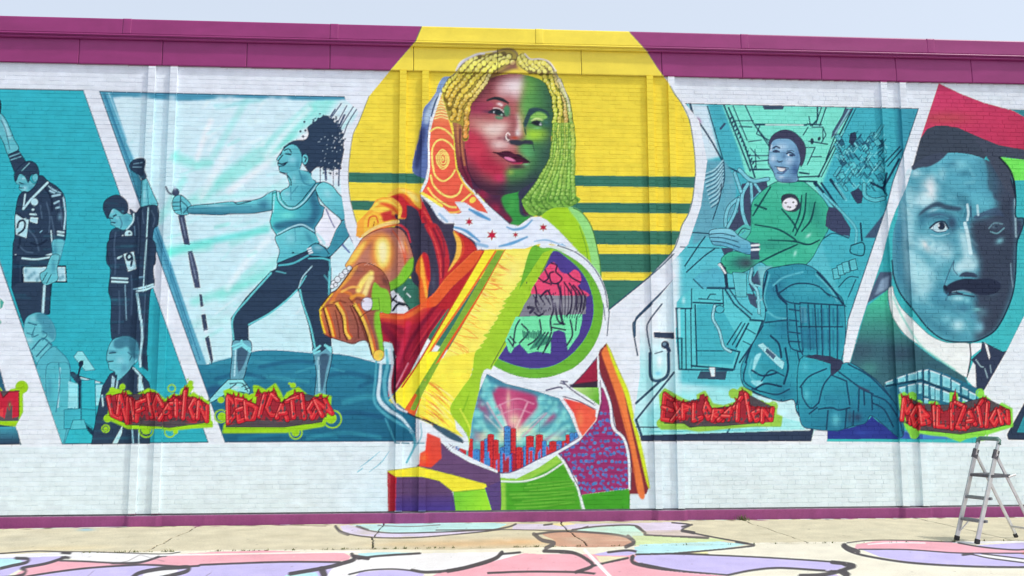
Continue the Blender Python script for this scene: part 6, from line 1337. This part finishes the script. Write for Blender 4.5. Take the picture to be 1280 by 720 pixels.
# bricks
HC, LB, JT = .0667, .21, .0080
rects = []
for k in range(100):
    z0 = Z_BRICK + k * HC
    head = k % 6 == 5
    L = LB / 2 if head else LB
    x = XL + (.026 if head else (k % 2) * LB / 2) + RNG.normal(0, .003)
    while x < XR - L:
        dx = RNG.normal(0, .0013)
        rects.append((x + JT / 2 + dx, x + L - JT / 2 + dx, z0 + JT / 2 + RNG.normal(0, .0006), z0 + HC - JT / 2 + RNG.normal(0, .0006)))
        x += L
rects = np.array(rects)
ctr = np.stack([(rects[:, 0] + rects[:, 1]) / 2, np.zeros(len(rects)), (rects[:, 2] + rects[:, 3]) / 2], 1)
pxc, pyc = project(ctr)
ca = project(np.stack([rects[:, 0], ctr[:, 1], rects[:, 2]], 1)); cb = project(np.stack([rects[:, 1], ctr[:, 1], rects[:, 3]], 1))
area = np.abs((cb[0] - ca[0]) * (cb[1] - ca[1]))
area[(ca[0] < 2) | (cb[0] > 1278)] = 0
RIBS = [-4.4809, -4.1565, -.6966, -.3525, 3.1554, 3.4957, 6.9439, 7.2588]
RW, RP = .102, .05
for r in RIBS:
    area[(rects[:, 1] > r - .01) & (rects[:, 0] < r + RW + .02)] = 0
pick = set(np.argsort(-area)[:300].tolist())
infr = (cb[0] > -40) & (ca[0] < 1320)
prot = RNG.normal(0, .0009, len(rects))
tint = (1 + RNG.normal(0, .011, len(rects)))[:, None] * (1 + RNG.normal(0, .004, (len(rects), 3)))
def brick_batch(idx, nx, nz):
    R = rects[idx]
    u, v = np.linspace(0, 1, nx + 1), np.linspace(0, 1, nz + 1)
    X = R[:, 0, None, None] + (R[:, 1] - R[:, 0])[:, None, None] * u[None, :, None] + 0 * v[None, None, :]
    Z = R[:, 2, None, None] + (R[:, 3] - R[:, 2])[:, None, None] * v[None, None, :] + 0 * u[None, :, None]
    Y = np.broadcast_to(-prot[idx][:, None, None], X.shape)
    n = (nx + 1) * (nz + 1)
    Vf = np.stack([X, Y, Z], -1).reshape(len(idx), n, 3)
    co = np.array([0, nx * (nz + 1), nx * (nz + 1) + nz, nz])
    rim = Vf[:, co, :]
    back = rim.copy(); back[:, :, 1] = .018
    Vb = np.concatenate([Vf, rim, back], 1)
    q = grid_idx(nx, nz)
    s_ = np.array([(n + 0, n + 4, n + 5, n + 1), (n + 1, n + 5, n + 6, n + 2), (n + 2, n + 6, n + 7, n + 3), (n + 3, n + 7, n + 4, n + 0)])
    Qb = np.concatenate([q, s_])
    Cb = paint_at(Vb.reshape(-1, 3)).reshape(len(idx), n + 8, 3) * tint[idx][:, None, :]
    return Vb, Qb, np.clip(Cb, 0, .95)
wid = rects[:, 1] - rects[:, 0]
ids = np.arange(len(rects))
BV, BQ, BC, off = [], [], [], 0
for sel, nx, nz in ((infr & (wid > .15), 18, 5), (infr & (wid <= .15), 9, 5), (~infr & (wid > .15), 5, 2), (~infr & (wid <= .15), 3, 2)):
    idx = ids[sel]
    Vb, Qb, Cb = brick_batch(idx, nx, nz)
    keep = np.array([i not in pick for i in idx])
    for q in np.nonzero(~keep)[0]:
        c = ctr[idx[q]]
        o = new_obj('brick', np_mesh('brick', Vb[q] - c, Qb, Cb[q]), M_BRICK, bld)
        o.location = (c[0] - 1.6, c[1], c[2])
    Vk, Ck = Vb[keep], Cb[keep]
    nv = Vk.shape[1]
    BV.append(Vk.reshape(-1, 3)); BC.append(Ck.reshape(-1, 3))
    BQ.append((Qb[None] + (np.arange(len(Vk)) * nv)[:, None, None]).reshape(-1, 4) + off)
    off += len(Vk) * nv
bpart('brick_courses', np_mesh('brick_courses', np.concatenate(BV), np.concatenate(BQ), np.concatenate(BC)), M_BRICK, kind='stuff')
# pilaster ribs: a core and its own bricks
for r in RIBS:
    zsr = np.arange(Z_BRICK - .002, Z_FB + .012, .03)
    V, Q = front_grid(np.linspace(r - .0008, r + RW + .0008, 6), zsr, -RP + .0028)
    Vs = []; Qs = []; o_ = len(V)
    for xx, fl in ((r - .0008, 0), (r + RW + .0008, 1)):
        Yg, Zg = np.meshgrid(np.array([-RP + .0028, .002]), zsr, indexing='ij')
        Vs.append(np.stack([np.full(Yg.size, xx), Yg.ravel(), Zg.ravel()], 1))
        g = grid_idx(1, len(zsr) - 1, o_)
        Qs.append(g[:, ::-1] if fl == 0 else g); o_ += Yg.size
    V = np.concatenate([V] + Vs); Q = np.concatenate([Q] + Qs)
    pil = bpart('pilaster', np_mesh('pilaster', V, Q, paint_at(V) * .985), M_MORTAR)
    VV, QQ, CC, off = [], [], [], 0
    nx, nz = 7, 4
    for k in range(100):
        z0, z1 = Z_BRICK + k * HC + JT / 2, Z_BRICK + (k + 1) * HC - JT / 2
        j = RNG.normal(0, .0008)
        V, Q = front_grid(np.linspace(r, r + RW, nx + 1), np.linspace(z0, z1, nz + 1), -RP + j)
        n = len(V)
        co = [0, nx * (nz + 1), nx * (nz + 1) + nz, nz]
        rim = V[co]; back = rim.copy(); back[:, 1] = .003
        Q = np.concatenate([Q, [(n, n + 4, n + 5, n + 1), (n + 1, n + 5, n + 6, n + 2), (n + 2, n + 6, n + 7, n + 3), (n + 3, n + 7, n + 4, n)]])
        V = np.concatenate([V, rim, back])
        VV.append(V); QQ.append(Q + off); off += len(V)
        CC.append(paint_at(V) * (1 + RNG.normal(0, .011)))
    o = new_obj('brick_courses', np_mesh('pilaster_bricks', np.concatenate(VV), np.concatenate(QQ), np.concatenate(CC)), M_BRICK, pil)
    o['kind'] = 'stuff'
# base band, sealant joint
bpart('sealant_joint', boxmesh('sealant_joint', XL, XR, -.002, .02, .146, .1665), M_SEAL)
prof = [(-.022, -.02), (-.022, .118), (-.0235, .138), (-.019, .147), (.01, .149)]
xs = np.arange(XL, XR + .01, .03)
yb = np.zeros_like(xs)
for a, c in zip(RIBS[0::2], RIBS[1::2]):
    yb[(xs > a - .012) & (xs < c + RW + .012)] = -.05
V = np.stack([np.stack([xs, np.full_like(xs, p[0]) + (yb if p[0] < 0 else 0), np.full_like(xs, p[1])], 1) for p in prof], 1).reshape(-1, 3)
base = np.array([(150, 72, 124)]) / 255.
base = ((base + .055) / 1.055) ** 2.4 * ALB
Cb = np.repeat(base, len(V), 0) * (1 + RNG.normal(0, .03, (len(V), 1)))
zz_ = V[:, 2]
Cb[zz_ > .14] = np.array([.20, .17, .20]) * (1 + RNG.normal(0, .15, ((zz_ > .14).sum(), 1)))
bpart('base_band', np_mesh('base_band', V, grid_idx(len(xs) - 1, len(prof) - 1), Cb), M_BAND)

# fascia: lower panels, trim rail, coping panels
def panel(name, x0, x1, z0, z1, y, lean=0.0, th=.02, step=.0155):
    nx, nz = max(2, int((x1 - x0) / step)), max(2, int((z1 - z0) / step))
    xs, zs = np.linspace(x0, x1, nx + 1), np.linspace(z0, z1, nz + 1)
    V, Q = front_grid(xs, zs, y)
    u, v = (V[:, 0] - x0) / (x1 - x0), (V[:, 2] - z0) / (z1 - z0)
    V[:, 1] += lean * v + .0022 * np.sin(u * math.pi) * np.sin(v * math.pi) * RNG.normal() + .0012 * np.sin(u * 7 + RNG.uniform(0, 6)) * np.sin(v * math.pi)
    C = paint_at(V)
    n = len(V)
    rim = np.concatenate([np.arange(nx + 1) * (nz + 1), nx * (nz + 1) + np.arange(1, nz + 1), (np.arange(nx + 1) * (nz + 1) + nz)[::-1][1:], np.arange(nz - 1, 0, -1)])
    Vb = V[rim].copy(); Vb[:, 1] += th
    nb = len(rim); r2 = np.roll(np.arange(nb), -1)
    Qs = np.stack([rim, np.arange(nb) + n, r2 + n, rim[r2]], 1)
    return bpart(name, np_mesh(name, np.concatenate([V, Vb]), np.concatenate([Q, Qs]), np.concatenate([C, C[rim]])), M_METAL)
bpart('fascia_backing', boxmesh('fascia_backing', XL, XR, -.008, .028, Z_FB + .006, Z_TOP - .01), M_GREY)
LS = [XL, -8.09, -6.81, -5.524, -4.293, -3.03, -1.772, -.493, .814, 2.126, 3.403, 4.697, 5.98, 7.213, 8.474, 9.76, 11.05, XR]
for a, c in zip(LS[:-1], LS[1:]):
    panel('fascia_panel', a + .004, c - .004, Z_FB, Z_RB - .002, -.036 + RNG.normal(0, .0012), lean=.008)
CS = [XL, -7.99, -4.887, -1.772, 1.405, 4.684, 7.747, 10.9, XR]
for a, c in zip(CS[:-1], CS[1:]):
    panel('coping_panel', a + .0030, c - .0025, Z_RT + .002, Z_TOP, -.066 + RNG.normal(0, .001), lean=.02, th=.3)
for c in CS[1:-1]:
    panel('joint_cover', c - .002, c + .125, Z_RT + .004, Z_TOP + .0035, -.0705, lean=.02, th=.31)
prof = [(-.03, Z_RB - .004), (-.085, Z_RB), (-.068, Z_RB + .022), (-.054, Z_RB + .024), (-.054, Z_RB + .044), (-.088, Z_RB + .046), (-.071, Z_RB + .069), (-.062, Z_RT + .004)]
xs = np.arange(XL, XR + .005, .0155)
V = np.stack([np.stack([xs, np.full_like(xs, p[0]), np.full_like(xs, p[1])], 1) for p in prof], 1).reshape(-1, 3)
bpart('trim_rail', np_mesh('trim_rail', V, grid_idx(len(xs) - 1, len(prof) - 1), paint_at(V)), M_METAL)

# ================================================================== step ladder
D = np.array([.976, .218, 0]); W = np.array([.218, -.976, 0])
P0 = np.array([6.385, -2.56, 0.0])
WD = .34
def LP(s, w, zz):
    return P0 + D * s + W * w + np.array([0, 0, zz])
def beam(name, p, q, a, c, up, material, parent, sh=0.0):
    """box bar from p to q, a across 'up', c along 'up', slightly chamfered"""
    p, q = np.array(p, float), np.array(q, float)
    d = (q - p) / np.linalg.norm(q - p)
    s_ = np.cross(d, up); s_ /= np.linalg.norm(s_)
    t_ = np.cross(s_, d)
    ch = min(a, c) * .18
    sec = [(-a / 2 + ch, -c / 2), (a / 2 - ch, -c / 2), (a / 2, -c / 2 + ch), (a / 2, c / 2 - ch), (a / 2 - ch, c / 2), (-a / 2 + ch, c / 2), (-a / 2, c / 2 - ch), (-a / 2, -c / 2 + ch)]
    V = [e + s_ * x + t_ * y for e in (p, q) for x, y in sec]
    F = [tuple(range(8))[::-1], tuple(range(8, 16))] + [(i, (i + 1) % 8, (i + 1) % 8 + 8, i + 8) for i in range(8)]
    me = bpy.data.meshes.new(name); me.from_pydata([tuple(v) for v in V], [], F); me.update()
    o = new_obj(name, me, material, parent)
    return o
def tubeo(name, pts, r, material, parent, n=10):
    pts = [np.array(p, float) for p in pts]
    V, F = [], []
    for i, p in enumerate(pts):
        d = pts[min(i + 1, len(pts) - 1)] - pts[max(i - 1, 0)]
        d /= np.linalg.norm(d)
        s_ = np.cross(d, (0.3, .2, .93)); s_ /= np.linalg.norm(s_); t_ = np.cross(s_, d)
        V += [tuple(p + r * (math.cos(2 * math.pi * k / n) * s_ + math.sin(2 * math.pi * k / n) * t_)) for k in range(n)]
    for i in range(len(pts) - 1):
        F += [(i * n + k, i * n + (k + 1) % n, (i + 1) * n + (k + 1) % n, (i + 1) * n + k) for k in range(n)]
    F += [tuple(range(n))[::-1], tuple((len(pts) - 1) * n + k for k in range(n))]
    me = bpy.data.meshes.new(name); me.from_pydata(V, [], F); me.update()
    for pl in me.polygons:
        pl.use_smooth = len(pl.vertices) == 4
    return new_obj(name, me, material, parent)
lad = empty('step_ladder', (P0[0] + .45, P0[1], 0))
lab(lad, 'folding aluminium step ladder with green top handle standing on the painted ground', 'step ladder')
LI = Matrix.Translation(-lad.location)
ladder_parts = []
ST, ZT = .435, 1.235        # top of the front rails
SH, ZH = .37, 1.06          # hinge
SR = .93                    # rear feet
for w in (0, WD):
    rl = beam('front_rail', LP(.012, w, .035), LP(SH + .005, w, ZH + .01), .024, .058, D, M_ALU, lad)
    ladder_parts.append(rl)
    ft = beam('rubber_foot', LP(.004, w, -.001), LP(.02, w, .055), .032, .068, D, M_RUB, rl)
    up_ = tubeo('handle_post', [LP(SH - .01, w, ZH - .02), LP(SH + .03, w, ZH + .08), LP(ST, w, ZT)], .021, M_ALU, lad); ladder_parts.append(up_)
    hb = beam('hinge_bracket', LP(SH - .02, w, ZH - .05), LP(SH + .022, w, ZH + .055), .036, .078, D, M_GREY, lad); ladder_parts.append(hb)
    rv = tubeo('rivet', [LP(SH + .004, w + .012, ZH), LP(SH + .004, w + .026, ZH)], .012, M_ALU, hb)
    re = beam('rear_leg', LP(SH + .015, w * .98, ZH - .01), LP(SR - .008, w, .03), .022, .040, D, M_ALU, lad); ladder_parts.append(re)
    rf = beam('rubber_foot', LP(SR - .025, w, .045), LP(SR, w, -.001), .03, .05, D, M_RUB, re)
hd = tubeo('top_handle', [LP(ST - .012, -.008, ZT - .05), LP(ST, 0, ZT), LP(ST + .006, .03, ZT + .018), LP(ST + .008, WD - .03, ZT + .018), LP(ST + .002, WD, ZT), LP(ST - .012, WD + .006, ZT - .05)], .027, M_GRIP, lad); ladder_parts.append(hd)
def rail_s(zz):
    return .012 + (SH - .007) * zz / ZH
for zz in (.26, .53):
    s0 = rail_s(zz)
    td = beam('tread', LP(s0 + .03, -.006, zz), LP(s0 + .03, WD + .006, zz), .105, .034, (0, 0, 1), M_TREAD, lad); ladder_parts.append(td)
    for w in (-.016, WD + .016):
        tubeo('rivet', [LP(s0 + .03, w - .012, zz), LP(s0 + .03, w + .012, zz)], .014, M_GREY, td)
zz = .80
s0 = rail_s(zz)
pf = beam('platform', LP(s0 + .13, -.012, zz), LP(s0 + .13, WD + .012, zz), .30, .038, (0, 0, 1), M_GREY, lad); ladder_parts.append(pf)
beam('platform_arm', LP(s0 + .24, WD + .02, zz - .015), LP(s0 + .36, WD + .01, zz + .012), .012, .022, (0, 0, 1), M_ALU, pf)
for w in (.02, WD - .02):
    ladder_parts.append(beam('brace', LP(rail_s(.26) + .05, w + (.05 if w < .1 else -.05), .245), LP(rail_s(.12), w, .12), .008, .02, D, M_ALU, lad))
ladder_parts.append(beam('rear_crossbar', LP(SR - .075, -.01, .14), LP(SR - .075, WD + .01, .14), .016, .026, (0, 0, 1), M_ALU, lad))
for o in ladder_parts:
    o.matrix_parent_inverse = LI

# ================================================================== weeds in the joints
def blades(name, spots, material):
    V, F = [], []
    for (x, y, zz, h, n, sp) in spots:
        for _ in range(n):
            a = RNG.uniform(0, 2 * math.pi); r = RNG.uniform(0, sp)
            bx, by = x + r * math.cos(a), y + r * math.sin(a) * .5
            a2 = RNG.uniform(0, 2 * math.pi); ln = RNG.uniform(.3, 1) * h; wd = RNG.uniform(.0025, .006)
            dx, dy = math.cos(a2), math.sin(a2)
            tip = (bx + dx * ln * .7, by + dy * ln * .7, zz + ln)
            mid = (bx + dx * ln * .25, by + dy * ln * .25, zz + ln * .65)
            i = len(V)
            V += [(bx - dy * wd, by + dx * wd, zz), (bx + dy * wd, by - dx * wd, zz), (mid[0] + dy * wd, mid[1] - dx * wd, mid[2]), (mid[0] - dy * wd, mid[1] + dx * wd, mid[2]), tip]
            F += [(i, i + 1, i + 2, i + 3), (i + 3, i + 2, i + 4)]
    me = bpy.data.meshes.new(name); me.from_pydata(V, [], F); me.update()
    return new_obj(name, me, material)
w1 = blades('weed_tuft', [(4.44, -.11, -.012, .10, 46, .13), (4.46, -.2, -.016, .05, 20, .06)], M_WEED)
lab(w1, 'small green weed tuft growing at the foot of the magenta band', 'weed')
sp = []
for xc, wd_, n in ((-4.0, .25, 6), (-3.45, .2, 8), (-2.7, .8, 16), (-1.0, .5, 14), (-.6, .3, 10), (.1, .2, 4), (.9, .35, 10), (1.7, .8, 12), (3.0, .8, 8), (5.0, 1.0, 8), (6.4, .8, 8), (7.6, .5, 6)):
    for _ in range(int(n * 1.8)):
        sp.append((xc + RNG.normal(0, wd_), YE - .012, -.016, RNG.uniform(.018, .055), 5, .03))
for jx, n in ((-.855, 9), (1.735, 6), (-3.48, 4)):
    for _ in range(n):
        yy = RNG.uniform(YE, -1.2)
        sp.append((jx + RNG.normal(0, .006), yy, -.018, RNG.uniform(.015, .03), 4, .02))
w2 = blades('weeds', sp, M_WEED)
lab(w2, 'low weeds and moss along the crack between sidewalk and painted lot', 'weeds', kind='stuff')
